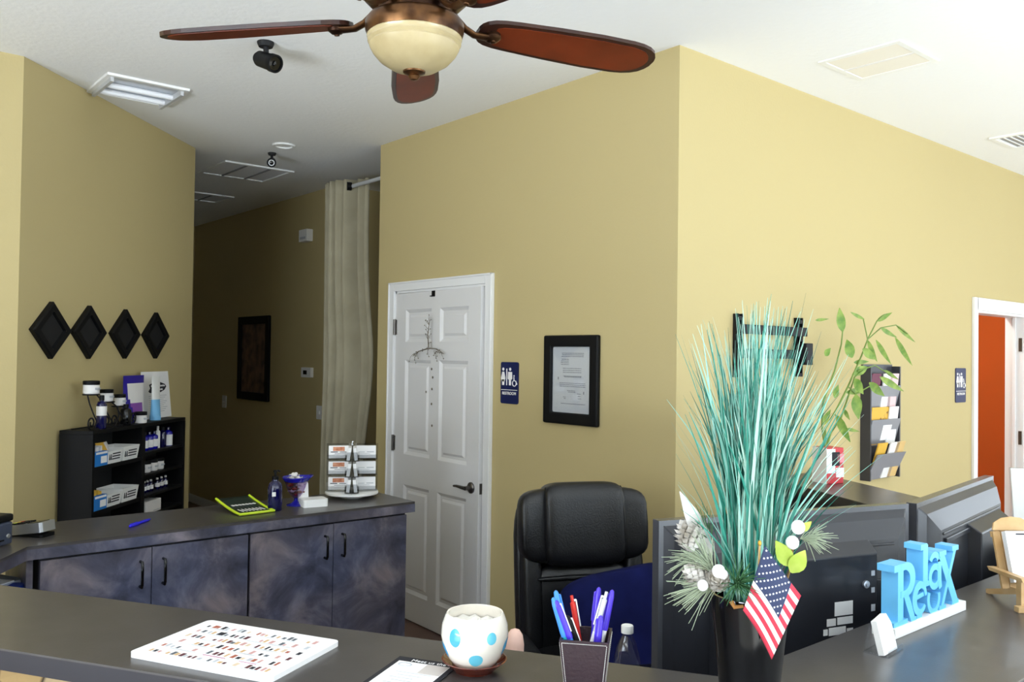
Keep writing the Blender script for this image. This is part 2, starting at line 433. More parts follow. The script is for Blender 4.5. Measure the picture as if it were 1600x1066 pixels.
# unseen lobby shell; its back-wall window is added to light the restroom wall
def window_wall(name, along, fixed, lo, hi, wins, z0, z1, sign):
    b = MB()
    def bx(a0, a1, c0, c1):
        f0, f1 = (fixed, fixed+TH*sign) if sign > 0 else (fixed-TH, fixed)
        if along == 'y': b.box(f0, f1, a0, a1, c0, c1)
        else: b.box(a0, a1, f0, f1, c0, c1)
    cur = lo
    for (a, c) in wins:
        bx(cur, a, 0, CH); bx(a, c, 0, z0); bx(a, c, z1, CH); cur = c
    bx(cur, hi, 0, CH)
    return struct(b.build(name, M_WALL), None, 'wall')
window_wall('wall_lobby', 'y', RX, BY, FY, WIN_R, 0.45, 2.75, 1)
window_wall('wall_far', 'x', FY, -4.2, RX, [(-0.9, 1.5)], 0.3, 2.7, 1)
window_wall('wall_back', 'x', BY, W0.x-TH, RX, [(-2.6, 0.8)], 0.45, 2.75, -1)
n = 0
def window(cx, cy, wd, z0, z1, rz):
    global n
    n += 1
    r = thing('window_%d' % n, 'unseen lobby window, placed to let daylight in', 'window', (cx, cy, z0), rz); struct(r)
    h = z1-z0
    b = MB(); b.frame(wd, h, 0.05, -0.04, 0.04); b.box(-0.02, 0.02, -0.03, 0.03, 0.05, h-0.05)
    b.build('window_frame', M_SILV, r)
    MB().box(-wd/2+0.04, wd/2-0.04, -0.004, 0.004, 0.04, h-0.04).build('window_pane', M_PANE, r)
for (a, c) in WIN_R: window(RX+0.06, (a+c)/2, c-a, 0.45, 2.75, R(90))
window(0.3, FY+0.06, 2.4, 0.3, 2.7, 0); window(-0.9, BY-0.06, 3.4, 0.45, 2.75, 0)

# unseen lamp added to brighten the orange room behind its doorway
ol = thing('added_ceiling_lamp', 'unseen lamp added to brighten the rust orange room', 'ceiling lamp', (-3.3, 6.6, CH))
MB().lathe([(0, -.07), (.10, -.065), (.15, -.04), (.165, 0)], n=28).build('lamp_shade', M_WHITE, ol)
area('added_lamp_light', (-3.3, 6.6, CH-0.09), (0, 0, 0), 0.4, 0.4, 46, (1, 0.97, 0.92))

# baseboards
def baseb(name, x0, x1, y0, y1): return struct(MB().box(x0, x1, y0, y1, 0, 0.09).build(name, M_TRIM, bevel=0.003), None, 'baseboard')
baseb('baseboard_front', DX1+0.07, XB, YA-0.012, YA)
baseb('baseboard_right', XB, XB+0.012, YA, EY0-0.07)
baseb('baseboard_hall', -9.6, -6.37, YH-0.012, YH)

# ------------------------------------------------------------------ door_1, the restroom door
d1 = struct(thing('door_1', 'white six-panel restroom door standing slightly ajar in white casing', 'door', (0, 0, 0)))
b = MB()
cw = 0.062
b.box(DX0-cw, DX0, YA-0.02, YA, 0, DZ+cw-0.005); b.box(DX1, DX1+cw, YA-0.02, YA, 0, DZ+cw-0.005); b.box(DX0, DX1, YA-0.02, YA, DZ, DZ+cw-0.005)
b.box(DX0-cw, DX0-cw+0.012, YA-0.027, YA-0.02, 0, DZ+cw-0.005); b.box(DX1+cw-0.012, DX1+cw, YA-0.027, YA-0.02, 0, DZ+cw-0.005); b.box(DX0-cw, DX1+cw, YA-0.027, YA-0.02, DZ+cw-0.017, DZ+cw-0.005)
b.build('casing', M_TRIM, d1, bevel=0.003)
b = MB(); b.box(DX0, DX0+0.014, YA-0.005, YA+TH, 0, DZ); b.box(DX1-0.014, DX1, YA-0.005, YA+TH, 0, DZ); b.box(DX0, DX1, YA-0.005, YA+TH, DZ-0.014, DZ)
b.build('jamb', M_TRIM, d1)
slab = MB(TR(DX0+0.016, YA-0.008, 0.008, rz=-1.6))
DW, DH = 0.912, 2.035
cols = [(0.115, 0.41), (0.502, 0.797)]
rows = [(0.165, 0.83), (1.02, 1.615), (1.725, 1.93)]
xs = [0, cols[0][0], cols[0][1], cols[1][0], cols[1][1], DW]
zs = [0, 0.165, 0.83, 1.02, 1.615, 1.725, 1.93, DH]
for i in range(5):
    for j in range(7):
        if i in (1, 3) and j in (1, 3, 5):
            x0, x1, z0, z1 = xs[i], xs[i+1], zs[j], zs[j+1]
            rings = [(0, 0), (0.02, 0.013), (0.036, 0.013), (0.05, 0.004)]
            pr = None
            for (ins, dep) in rings:
                cur = [(x0+ins, dep, z0+ins), (x1-ins, dep, z0+ins), (x1-ins, dep, z1-ins), (x0+ins, dep, z1-ins)]
                if pr:
                    slab.add(pr+cur, [(k, (k+1) % 4, 4+(k+1) % 4, 4+k) for k in range(4)])
                pr = cur
            slab.add(pr, [(0, 1, 2, 3)])
        else:
            slab.add([(xs[i], 0, zs[j]), (xs[i+1], 0, zs[j]), (xs[i+1], 0, zs[j+1]), (xs[i], 0, zs[j+1])], [(0, 1, 2, 3)])
slab.add([(0, 0, 0), (DW, 0, 0), (DW, 0, DH), (0, 0, DH), (0, .035, 0), (DW, .035, 0), (DW, .035, DH), (0, .035, DH)], [(5, 4, 7, 6), (0, 4, 5, 1), (1, 5, 6, 2), (2, 6, 7, 3), (3, 7, 4, 0)])
so = slab.build('door_slab', M_DOOR, d1)
for z in (0.28, 1.04, 1.78):
    b = MB(TR(DX0+0.008, YA-0.012, z)); b.tube([(0, -0.004, 0), (0, -0.004, 0.1)], 0.009, 10); b.box(-0.018, 0.018, -0.002, 0.006, 0.004, 0.096)
    b.build('hinge', M_NICK, d1)
hp = TR(DX0+0.016, YA-0.008, 0.008, rz=-1.6) @ TR(0.845, 0, 0.90)
b = MB(hp @ TR(rx=90)); b.lathe([(0.032, 0), (0.032, 0.006), (0.026, 0.012), (0.012, 0.016), (0.012, 0.045)], n=24)
b.T = hp; b.tube([(0, -0.043, 0), (-0.03, -0.047, 0.002), (-0.08, -0.046, 0.004), (-0.115, -0.04, 0.0)], [0.011, 0.010, 0.008, 0.007], 10)
b.build('lever_handle', M_NICK, d1)
b = MB(TR(DX0+0.016, YA-0.008, 0.008, rz=-1.6)); b.box(DW-0.001, DW+0.002, 0.008, 0.028, 0.87, 0.93); b.build('latch_plate', M_NICK, d1)

# ------------------------------------------------------------------ door_2, the orange room's doorway
d2 = struct(thing('door_2', 'white-cased open doorway into the rust orange room', 'door', (0, 0, 0)))
b = MB(); cw = 0.085
b.box(XB, XB+0.02, EY0-cw+0.03, EY0+0.005, 0, EZ+cw); b.box(XB, XB+0.02, EY1, EY1+cw, 0, EZ+cw); b.box(XB, XB+0.02, EY0-0.01, EY1, EZ, EZ+cw)
b.build('casing', M_TRIM, d2, bevel=0.003)
b = MB(); b.box(XB-TH-0.005, XB+0.004, EY0, EY0+0.016, 0, EZ); b.box(XB-TH-0.005, XB+0.004, EY1-0.016, EY1, 0, EZ); b.box(XB-TH-0.005, XB+0.004, EY0, EY1, EZ-0.016, EZ)
b.build('jamb', M_TRIM, d2)
b = MB(); b.box(XB-0.07, XB-0.05, EY1-0.03, EY1-0.016, 0, EZ-0.016); b.build('door_stop', M_TRIM, d2)
for z in (1.05, 1.74):
    MB().box(XB-0.03, XB-0.008, EY1-0.02, EY1-0.015, z, z+0.1).build('hinge', M_NICK, d2)

# door_3: pale cased door at the back of the curtained alcove
d3 = struct(thing('door_3', 'pale door casing glimpsed behind the curtain', 'door', (0, 0, 0)))
MB().frame(0.9, 2.2, 0.07, -0.02, 0, T=TR(-6.08, 4.0, 0)).build('casing', M_TRIM, d3)
MB().box(-6.46, -5.70, 3.985, 3.998, 0, 2.13).build('door_slab', M_DOOR, d3)

# ------------------------------------------------------------------ ceiling fittings
def troffer():
    r = thing('ceiling_light', 'recessed fluorescent ceiling light above the diamond plaques', 'ceiling light', (-4.8, 1.41, CH), 0)
    hx, hy = 0.205, 0.205
    b = MB(TR(rx=-90)); b.frame(2*hx, 2*hy, 0.028, -0.008, 0.012, z0=-hy); b.build('frame', M_WHITE, r, bevel=0.002)
    b = MB(); b.box(-hx+.02, hx-.02, -hy+.02, hy-.02, -0.003, -0.001); b.build('reflector', M_SILV, r)
    for x in (-0.09, 0.04):
        MB().tube([(x, -hy+0.035, -0.016), (x, hy-0.035, -0.016)], 0.015, 12).build('tube', mat('unlit_tube', '#f4f4f6', 0.3), r)
    for y in (-hy+0.03, hy-0.03): MB().box(-hx+.03, hx-.03, y-.008, y+.008, -0.034, -0.001).build('end_cap', M_LGREY, r)
    return r
troffer()
M_FILT = mat('pale_filter', '#eeeef0', 0.9)
def grille(loc, hx, hy, label, name='air_vent', bars=2, rz=0, fill=None, cat='vent', fine=0, drop=0.012):
    r = thing(name, label, cat, loc, rz); fill = fill or M_FILT
    b = MB(TR(rx=-90)); b.frame(2*hx, 2*hy, 0.03, -0.002, drop, z0=-hy); b.build('frame', M_WHITE, r, bevel=0.003)
    b = MB(); b.box(-hx+.025, hx-.025, -hy+.025, hy-.025, -0.004, -0.001); b.build('backing', fill, r)
    for k in range(bars):
        y = -hy+(k+1)*2*hy/(bars+1)
        MB().box(-hx+.03, hx-.03, y-.006, y+.006, -drop, -0.003).build('bar', M_GREYRACK if fill is M_FILT else M_CARD, r)
    if fine:
        b = MB()
        for k in range(fine):
            x = -hx+.035+(2*hx-.07)*k/(fine-1); b.box(x-.003, x+.003, -hy+.03, hy-.03, -0.009, -0.003)
        b.build('louvers', M_WHITE, r)
    return r
grille((-6.39, 2.685, CH), 0.272, 0.272, 'white three-bay return grille at the mouth of the hall', bars=2, name='return_grille')
grille((-7.70, 2.86, CH), 0.20, 0.19, 'second white grille deeper down the dim hall', bars=1, name='return_grille')
grille((-1.958, 3.85, CH), 0.195, 0.195, 'square white return grille above the bright wall', bars=1, fill=mat('cream_filter', '#efe9dc', 0.9), name='return_grille', drop=0.007)
grille((-1.96, 5.86, CH), 0.215, 0.19, 'louvered air register at the right edge of the ceiling', fill=M_GREYRACK, fine=11, bars=0, name='air_register')
b = MB(); b.lathe([(0.0, -0.004), (0.052, -0.004), (0.056, -0.012), (0.072, -0.012), (0.078, -0.001)], n=32)
tag(b.build('ceiling_speaker', M_WHITE, loc=(-5.396, 2.527, CH)), 'flush round white disc on the ceiling before the hall', 'ceiling fixture')

def camera_unit(loc, aim, size, label):
    r = thing('security_camera', label, 'security camera', loc)
    b = MB(); b.lathe([(0.0, -0.02*size), (0.028*size, -0.02*size), (0.034*size, -0.006*size), (0.034*size, 0)], n=20); b.build('mount', M_BLKMAT, r)
    a = Vector(aim).normalized(); c = Vector((0, 0, -0.075*size))+a*0.01
    MB().tube([(0, 0, -0.01), tuple(c)], 0.011*size, 10).build('arm', M_BLKMAT, r)
    q = a.to_track_quat('Z', 'Y').to_matrix().to_4x4()
    T = Matrix.Translation(c) @ q
    b = MB(T); b.lathe([(0.0, -0.06*size), (0.024*size, -0.06*size), (0.032*size, -0.045*size), (0.034*size, 0.03*size), (0.037*size, 0.034*size), (0.037*size, 0.058*size), (0.031*size, 0.058*size), (0.03*size, 0.05*size), (0, 0.05*size)], n=28)
    b.build('housing', M_BLACK, r)
    b = MB(T); b.lathe([(0.027*size, 0.05*size), (0.027*size, 0.053*size), (0.011*size, 0.054*size), (0.011*size, 0.06*size), (0, 0.062*size)], n=24)
    b.build('lens', M_BLKGL, r)
    if size < 1:
        b = MB(T); b.lathe([(.017*size, .0525*size), (.017*size, .056*size), (.025*size, .056*size), (.025*size, .0525*size)], n=24); b.build('lens_ring', M_LGREY, r)
    return r
camera_unit((-3.665, 1.62, CH), (0.86, 0.25, -0.36), 1.1, 'black bullet security camera on the ceiling left of the fan')
camera_unit((-5.669, 2.567, CH), (0.8, -0.4, -0.28), 0.85, 'small black security camera on the ceiling by the hall grille')

# ------------------------------------------------------------------ ceiling fan
FX, FYY, FZ = -1.70, 1.12, 2.446
fan = thing('ceiling_fan', 'bronze ceiling fan with dark wood blades and amber bowl light', 'ceiling fan', (FX, FYY, FZ))
b = MB(); b.lathe([(0.065, 0.602), (0.06, 0.56), (0.03, 0.53), (0.013, 0.52)], n=28); b.build('canopy', M_BRONZE, fan)
b = MB(); b.tube([(0, 0, 0.1), (0, 0, 0.56)], 0.013, 14); b.build('downrod', M_BRONZE, fan)
b = MB(); b.lathe([(0.02, 0.17), (0.05, 0.16), (0.075, 0.135), (0.10, 0.10), (0.128, 0.075), (0.125, 0.05), (0.10, 0.025), (0.088, 0.02), (0.09, 0.005), (0.109, -0.002), (0.116, -0.012), (0.116, -0.03), (0.111, -0.044), (0.1, -0.046)], n=40)
b.build('motor_housing', M_BRONZE, fan)
b = MB(); b.lathe([(0.108, -0.04), (0.112, -0.046), (0.109, -0.052), (0.110, -0.057), (0.105, -0.063), (0.106, -0.067), (0.098, -0.082), (0.082, -0.100), (0.055, -0.117), (0.025, -0.124), (0, -0.125)], n=44)
b.build('light_bowl', M_AMBER, fan)
b = MB(); b.lathe([(0.028, -0.119), (0.026, -0.127), (0.012, -0.131), (0.014, -0.136), (0.009, -0.143), (0, -0.145)], n=20); b.build('finial', M_BRONZE, fan)
A0 = 146.2
for k in range(5):
    an = A0+72*k
    T = TR(rz=an) @ TR(0, 0, 0.0, rx=-13)
    # blade outline along +x
    pts = []
    ins = []
    for (L, sgn) in (([(0.160, 0.012), (0.164, 0.026), (0.174, 0.038), (0.19, 0.047), (0.215, 0.053), (0.25, 0.057), (0.36, 0.065), (0.48, 0.070), (0.57, 0.068), (0.60, 0.064), (0.625, 0.056), (0.643, 0.044), (0.654, 0.028), (0.6595, 0.012)], 1),):
        pts = [(x, y) for (x, y) in L]+[(x, -y) for (x, y) in L[::-1]]
    bl = MB(T); bl.prism(pts, -0.005, 0.005)
    blade = bl.build('blade', M_WALNUT, fan, bevel=0.002)
    L2 = [(0.20, 0.030), (0.215, 0.038), (0.26, 0.046), (0.36, 0.053), (0.48, 0.058), (0.57, 0.056), (0.595, 0.052), (0.615, 0.044), (0.630, 0.031), (0.638, 0.018), (0.641, 0.007)]
    MB(T).prism([(x, y) for (x, y) in L2]+[(x, -y) for (x, y) in L2[::-1]], -0.0068, -0.0048).build('veneer_inlay', M_CHERRY, blade)
    T2 = TR(rz=an)
    b = MB(T2)
    b.tube([(0.09, 0, 0.03), (0.125, 0, 0.0), (0.15, 0, -0.012), (0.195, 0, -0.012)], [0.015, 0.013, 0.013, 0.016], 12, flat=0.55)
    b.T = T; b.lathe([(0.0, -0.024), (0.012, -0.022), (0.021, -0.014), (0.021, -0.006)], c=(0.198, 0, 0), n=18)
    b.lathe([(0.0, -0.027), (0.006, -0.026), (0.007, -0.022)], c=(0.198, 0, 0), n=12)
    b.build('blade_iron', M_BRONZE, fan)

# ------------------------------------------------------------------ wall pieces: wall_front
def restroom_sign(loc, rz, label, w=0.147, h=0.226):
    r = thing('restroom_sign', label, 'sign', loc, rz)
    MB(UP).prism(rrect(w, h, 0.012, cy=h/2), 0, 0.006).build('plate', M_SIGNB, r)
    b = MB(UP)
    z0, z1 = 0.006, 0.0075
    def man(cx, female):
        b.prism(circ(0.0085, 14, cx, 0.187), z0, z1)
        if female:
            b.prism([(cx-.008, .173), (cx+.008, .173), (cx+.019, .137), (cx+.012, .12), (cx-.012, .12), (cx-.019, .137)], z0, z1)
        else:
            b.prism([(cx-.016, .173), (cx+.016, .173), (cx+.018, .135), (cx+.010, .130), (cx-.010, .130), (cx-.018, .135)], z0, z1)
        b.prism([(cx-.0095, .131), (cx+.0095, .131), (cx+.0085, .1), (cx-.0085, .1)], z0, z1)
    man(-0.051, True); man(0.007, False)
    b.box(-0.0245, -0.0175, 0.1, 0.19, z0, z1, T=TR()) if False else b.prism([(-.0245, .1), (-.0175, .1), (-.0175, .19), (-.0245, .19)], z0, z1)
    # wheelchair user
    ring = [(0.044+0.0155*math.cos(R(a)), 0.112+0.0155*math.sin(R(a))) for a in range(120, 401, 20)]
    b.tube([(x, y, z1) for (x, y) in ring], 0.0026, 6)
    b.tube([(0.040, 0.146, z1), (0.042, 0.126, z1), (0.056, 0.124, z1), (0.066, 0.106, z1)], 0.003, 6)
    b.prism(circ(0.0048, 10, 0.040, 0.152), z0, z1)
    b.prism([(-w/2+.006, .0735), (w/2-.006, .0735), (w/2-.006, .0765), (-w/2+.006, .0765)], z0, z1)
    b.build('pictograms', M_FWHITE, r)
    t = text_mb('RESTROOM', 0.0225, 0.0006, T=UP @ TR(0, 0.056, 0.007), bold=0.0003); t.build('lettering', M_FWHITE, r)
    return r
restroom_sign((-3.583, YA, 1.396), 0, 'navy restroom sign on the wall beside the white door')
restroom_sign((XB, 5.925, 1.39), R(90), 'faded blue restroom sign beside the orange doorway', w=0.155)

lic = thing('framed_license', 'black framed paper licence on the wall right of the restroom sign', 'picture frame', (-3.099, YA, 1.317))
b = MB(); b.frame(0.388, 0.446, 0.058, -0.024, 0); b.build('frame', M_BLACK, lic, bevel=0.008)
MB().box(-0.15, 0.15, -0.008, -0.004, 0.04, 0.405).build('paper', M_PAPER, lic)
b = MB()
rnd = random.Random(3)
for (x0, x1, z0, z1, kk) in ((-.075, .085, .335, .36, 3), (-.08, -.02, .295, .33, 4), (-.07, .07, .255, .285, 3), (-.06, .07, .235, .243, 2), (-.09, .1, .185, .21, 3), (-.03, .03, .158, .172, 2), (.04, .07, .125, .16, 3), (-.06, -.04, .125, .14, 2), (-.08, .1, .10, .106, 1)):
    for q in range(kk):
        z = z0+(z1-z0)*(q+.5)/kk; x = x0+rnd.random()*.01
        while x < x1:
            l = rnd.uniform(.006, .018); b.box(x, min(x+l, x1), -.0085, -.0078, z-.0017, z+.0017); x += l+.003
b.box(-.098, -.092, -.0085, -.0078, .222, .236); b.box(.085, .091, -.0085, -.0078, .153, .167)
b.build('printing', mat('grey_ink', '#8d8f99', 0.8), lic)
MB().box(-0.135, 0.135, -0.0105, -0.0098, 0.055, 0.39).build('glazing', M_CLEAR, lic)

# twig ornament and hook on the restroom door
tw = thing('twig_wreath', 'bare twig cross with dangling beads hung on the white door', 'ornament', (-4.29, YA-0.05, 1.40))
b = MB(); rnd = random.Random(5)
b.tube([(0, 0, .30), (-.005, -.004, .38), (.005, 0, .46), (.002, 0, .50)], [.004, .003, .0025, .001], 6)
b.tube([(-.17, 0, .245), (-.10, -.006, .275), (0, 0, .295), (.09, -.004, .29), (.16, 0, .262)], [.0015, .003, .004, .003, .0012], 6)
for k in range(34):
    x = rnd.uniform(-.17, .16); z0 = .295-abs(x)*.22
    if k < 12: x0 = rnd.uniform(-.005, .005); z0 = rnd.uniform(.31, .47); x1, z1 = x0+rnd.uniform(-.035, .03), z0+rnd.uniform(.01, .035)
    else: x0 = x; x1 = x+rnd.uniform(-.035, .03); z1 = z0+rnd.uniform(-.06, .025)
    b.tube([(x0, 0, z0), ((x0+x1)/2, -.008, (z0+z1)/2+.004), (x1, -.006, z1)], [.0016, .0012, .0006], 5)
    b.ball((x1, -.006, z1), .0035, n=8)
b.build('twigs', M_TWIG, tw)
for (x, z) in ((.0, .17), (.012, .12), (.006, .05), (.004, -.04), (-.055, .03), (.012, -.17)):
    b = MB(); b.ball((x, .024, z), .0055, .004, .008, 10); b.build('bead', M_TWIG, tw)
hk = thing('door_hook', 'small black hook clipped over the top of the white door', 'hook', (-4.29, YA-0.016, 2.02))
b = MB(); b.box(-.018, .018, -.006, .003, -.012, .024); b.box(-.018, .018, -.02, -.006, -.012, -.006); b.build('clip', M_BLACK, hk, bevel=.001)

# ------------------------------------------------------------------ diamond plaques and bookcase on the angled wall
R45 = R(135)
def on45(s, off, z): q = W0+SD*s+ND*off; return (q.x, q.y, z)
def plaque(label, s, w):
    r = thing('diamond_plaque', label, 'wall plaque', on45(s, 0.001, 1.752), R45, 'diamond plaques on the angled wall')
    hw, hh = w/2, 0.145
    b = MB(UP)
    def dia(k): return [(hw*k, 0), (0, hh*k), (-hw*k, 0), (0, -hh*k)]
    rings = [(1.0, 0), (1.0, .022), (.93, .028), (.66, .026), (.60, .012), (0.001, .012)]
    pr = None
    for (k, z) in rings:
        cur = [(x, y, z) for (x, y) in dia(k)]
        if pr: b.add(pr+cur, [(i, (i+1) % 4, 4+(i+1) % 4, 4+i) for i in range(4)])
        pr = cur
    b.build('frame', M_BLACK, r, bevel=0.003)
    MB(UP).prism(dia(.62), .011, .0135).build('centre', M_BLKMAT, r)
    return r
for (s, w_, l) in ((.237, .318, 'black diamond plaque nearest the left edge, first and largest-looking of the four'), (.568, .318, 'second black diamond plaque from the left on the angled wall'), (.934, .318, 'third black diamond plaque from the left on the angled wall'), (1.292, .318, 'black diamond plaque nearest the hall, last of the four')):
    plaque(l, s, w_)

BS0, BS1 = 0.312, 1.325
BSC = (BS0+BS1)/2; BW = BS1-BS0
bk = thing('bookcase', 'low black bookcase of product shelves against the angled wall', 'bookcase', on45(BSC, 0.02, 0), R45)
TK = 0.02; BH = 1.246; BD = 0.18
MB().box(-BW/2, BW/2, -BD, 0, BH-TK, BH).build('top', M_BLACK, bk, bevel=.002)
for x in (-BW/2, BW/2-TK): MB().box(x, x+TK, -BD, 0, 0, BH-TK).build('side_panel', M_BLACK, bk)
MB().box(-TK, TK, -BD, 0, 0, BH-TK).build('divider', M_BLACK, bk)
MB().box(-BW/2+TK, BW/2-TK, -.006, 0, .06, BH-TK).build('back_panel', M_BLKMAT, bk)
MB().box(-BW/2+TK, BW/2-TK, -BD+.01, -BD+.03, 0, .06).build('plinth', M_BLACK, bk)
LS = [0.06, 0.35, 0.60, 0.832, 1.058]; RS = [0.06, 0.30, 0.52, 0.72, 0.832, 0.952, 1.078]
for z in LS: MB().box(-BW/2+TK, -TK, -BD+.005, -.006, z-TK, z).build('shelf', M_BLACK, bk)
for z in RS: MB().box(TK, BW/2-TK, -BD+.005, -.006, z-TK*.7, z).build('shelf', M_BLACK, bk)
def onshelf(s, d, z):   # d = distance in front of the bookcase's back
    return on45(s, 0.02+d, z)
# baskets and packets
def basket(label, s, z, w_=0.16, h=0.07, dep=0.15):
    r = thing('basket', label, 'basket', onshelf(s, 0.10, z), R45, 'white plastic baskets in the bookcase')
    b = MB(); t = .003
    def ring(zz, k): return [(-w_/2*k, -dep/2*k, zz), (w_/2*k, -dep/2*k, zz), (w_/2*k, dep/2*k, zz), (-w_/2*k, dep/2*k, zz)]
    a0, a1 = ring(0, .88), ring(h, 1.0); i0, i1 = ring(t, .84), ring(h, .95)
    b.add(a0+a1, [(i, (i+1) % 4, 4+(i+1) % 4, 4+i) for i in range(4)]+[(3, 2, 1, 0)])
    b.add(i0+i1, [((i+1) % 4, i, 4+i, 4+(i+1) % 4) for i in range(4)]+[(0, 1, 2, 3)])
    b.add(a1+i1, [(i, (i+1) % 4, 4+(i+1) % 4, 4+i) for i in range(4)])
    b.build('body', M_WHITE, r)
    b = MB()
    for q in range(3):
        z_ = .02+q*.014
        b.box(-w_*.16, w_*.34, -dep/2*(.885+.115*z_/h)-.0016, -dep/2*(.885+.115*z_/h)+.002, z_, z_+.006)
    for x in (-w_*.36, -w_*.26): b.box(x, x+.006, -dep/2*.95-.0018, -dep/2*.95+.003, .02, .05)
    b.build('slots', M_INK, r)
    return r
def packetbox(label, s, z, cont):
    r = thing('packet_box', label, 'box', onshelf(s, 0.105, z), R45, 'blue boxes of packets in the bookcase')
    b = MB(); b.box(-.06, .06, -.07, .07, 0, .075); b.build('carton', M_BOXB, r, bevel=.002)
    b = MB(); b.box(-.005, .05, -.0712, -.07, .015, .05); b.box(-.05, .052, -.0712, -.07, .062, .073); b.build('label', M_PAPER, r)
    b = MB(); rr = random.Random(int(s*100+z*10))
    for q in range(7): b.box(-.05+q*.014, -.042+q*.014, -.05, .05, .07, .088+rr.random()*.012, T=TR(ry=rr.uniform(-6, 6)))
    b.build('sachets', cont, r)
for (zi, nm) in ((3, 'lower'), (4, 'upper')):
    z = LS[zi]
    basket('white slotted basket in the middle of the %s left shelf' % nm, .537, z, .15, .066)
    basket('white slotted basket by the divider on the %s left shelf' % nm, .70, z, .17, .075)
    packetbox('blue box of packets at the left end of the %s shelf' % nm, .402, z, M_CARD if zi == 4 else M_YELL)
for q in range(4):
    o = tag(MB().box(-.025, .025, -.003, .003, 0, .05, T=TR(rx=-25)).build('sachet', M_YELL if q < 3 else M_CARD, loc=onshelf(.53+q*.024, .10, LS[4]+.058), rotz=R45+R(-20+q*13)), ('yellow sachet lying on the upper basket', 'second yellow sachet poking from the upper basket', 'third yellow sachet poking from the upper basket', 'pale sachet beside the yellow ones on the upper basket')[q], 'sachet', 'sachets on the upper basket')
# bottles
def bottle(label, loc, rz, h, r0, body, cap, lab=None, group=None, name='bottle', capw=.5, labz=(.2, .6)):
    r = thing(name, label, 'bottle' if 'bottle' in name else 'jar', loc, rz, group)
    sh = h*.72
    b = MB(); b.lathe([(r0*.92, 0), (r0, h*.03), (r0, sh), (r0*.8, sh+h*.06), (r0*capw*.8, sh+h*.1), (r0*capw*.8, sh+h*.14)], n=18); b.build('body', body, r)
    b = MB(); b.lathe([(r0*capw, sh+h*.12), (r0*capw, h*.98), (r0*capw*.9, h)], n=16); b.build('cap', cap, r)
    if lab:
        b = MB(); b.lathe([(r0*1.02, sh*labz[0]), (r0*1.02, sh*labz[1]*1.3)], n=18); b.f = b.f[:-2]; b.m = b.m[:-2]; b.s = b.s[:-2]; b.build('label', lab, r)
    return r
def jar(label, loc, h, r0, group=None):
    r = thing('jar', label, 'jar', loc, R45, group)
    b = MB(); b.lathe([(r0*.9, 0), (r0, h*.06), (r0, h*.68), (r0*.85, h*.72)], n=20); b.build('body', M_CARD, r)
    b = MB(); b.lathe([(r0*1.01, h*.7), (r0*1.03, h*.73), (r0*1.03, h*.97), (r0*.95, h)], n=20); b.build('lid', M_BLACK, r)
    b = MB(); b.tube([(-r0*.55, -r0*.86, h*.4), (-r0*.2, -r0*1.02, h*.4), (r0*.2, -r0*1.02, h*.4), (r0*.55, -r0*.86, h*.4)], .004, 6, flat=1.6); b.build('label', M_GREYP, r)
    return r
G1 = 'blue bottles on the top right shelf'
ordw = ['first', 'second', 'third', 'fourth', 'fifth', 'sixth', 'seventh', 'eighth']
for q, s in enumerate((.875, .935, .995, 1.05)):
    bottle('%s cobalt bottle from the divider on the top right shelf' % ordw[q], onshelf(s, .12, RS[6]), R45, .105, .023, M_COBALT, M_COBALTD, M_PAPER, G1)
bottle('slim white bottle among the blue ones on the top right shelf', onshelf(1.095, .12, RS[6]), R45, .13, .014, M_WHITE, M_CARD, None, G1)
bottle('tall cobalt bottle with a bare front on the top right shelf', onshelf(1.155, .12, RS[6]), R45, .12, .022, M_COBALTD, M_BLACK, None, G1)
bottle('cobalt bottle with a white label at the right end of the top right shelf', onshelf(1.22, .12, RS[6]), R45, .115, .027, M_COBALT, M_COBALTD, M_PAPER, G1, labz=(.05, .65))
for q, s in enumerate((.885, .955, 1.035, 1.11)):
    jar('%s white jar from the divider on the second right shelf' % ordw[q], onshelf(s, .12, RS[5]), .068, .031, 'white jars on the second right shelf')
for q, s in enumerate((.868, .905, .945, .985, 1.025, 1.10, 1.15, 1.2)):
    bottle('%s small dark bottle from the divider on the third right shelf' % ordw[q], onshelf(s, .12, RS[4]), R45, .068, .014, M_COBALTD, M_CARD, M_PAPER, 'small dark bottles on the third right shelf', labz=(.3, .6))
bx = thing('carton', 'pale carton on the lowest visible right shelf of the bookcase', 'box', onshelf(.965, .10, RS[3]), R45)
MB().box(-.09, .09, -.07, .07, 0, .07).build('body', M_CARD, bx, bevel=.003); MB().box(.0, .085, -.0712, -.07, .008, .012).build('tape', M_GREYP, bx)

# things on top of the bookcase
BT = BH
rack = thing('wire_jar_rack', 'black scrolled wire rack of jars on the bookcase top', 'rack', on45(.545, .115, BT), R45)
b = MB()
tiers = [(-.115, .178), (.03, .132), (.165, .102)]
for (x, z) in tiers:
    ring = [(x+.04*math.cos(2*math.pi*k/20), .04*math.sin(2*math.pi*k/20), z) for k in range(21)]
    b.tube(ring, .0035, 6); b.tube([(x-.04, 0, z), (x+.04, 0, z)], .0025, 6); b.tube([(x, -.04, z), (x, .04, z)], .0025, 6)
b.build('tier_ring', M_IRON, rack)
b = MB()
def scroll(cx, cz, r0, turns, a0, sgn):
    return [(cx+sgn*r0*(1-.72*t)*math.cos(a0+turns*2*math.pi*t), -.05, cz+r0*(1-.72*t)*math.sin(a0+turns*2*math.pi*t)) for t in [i/26 for i in range(27)]]
for (x, z) in tiers:
    for sx in (-1, 1):
        b.tube([(x+sx*.04, -.004, z), (x+sx*.062, -.03, z*.75), (x+sx*.05, -.045, z*.45), (x+sx*.03, -.05, z*.25), (x+sx*.045, -.05, .01)], .004, 6)
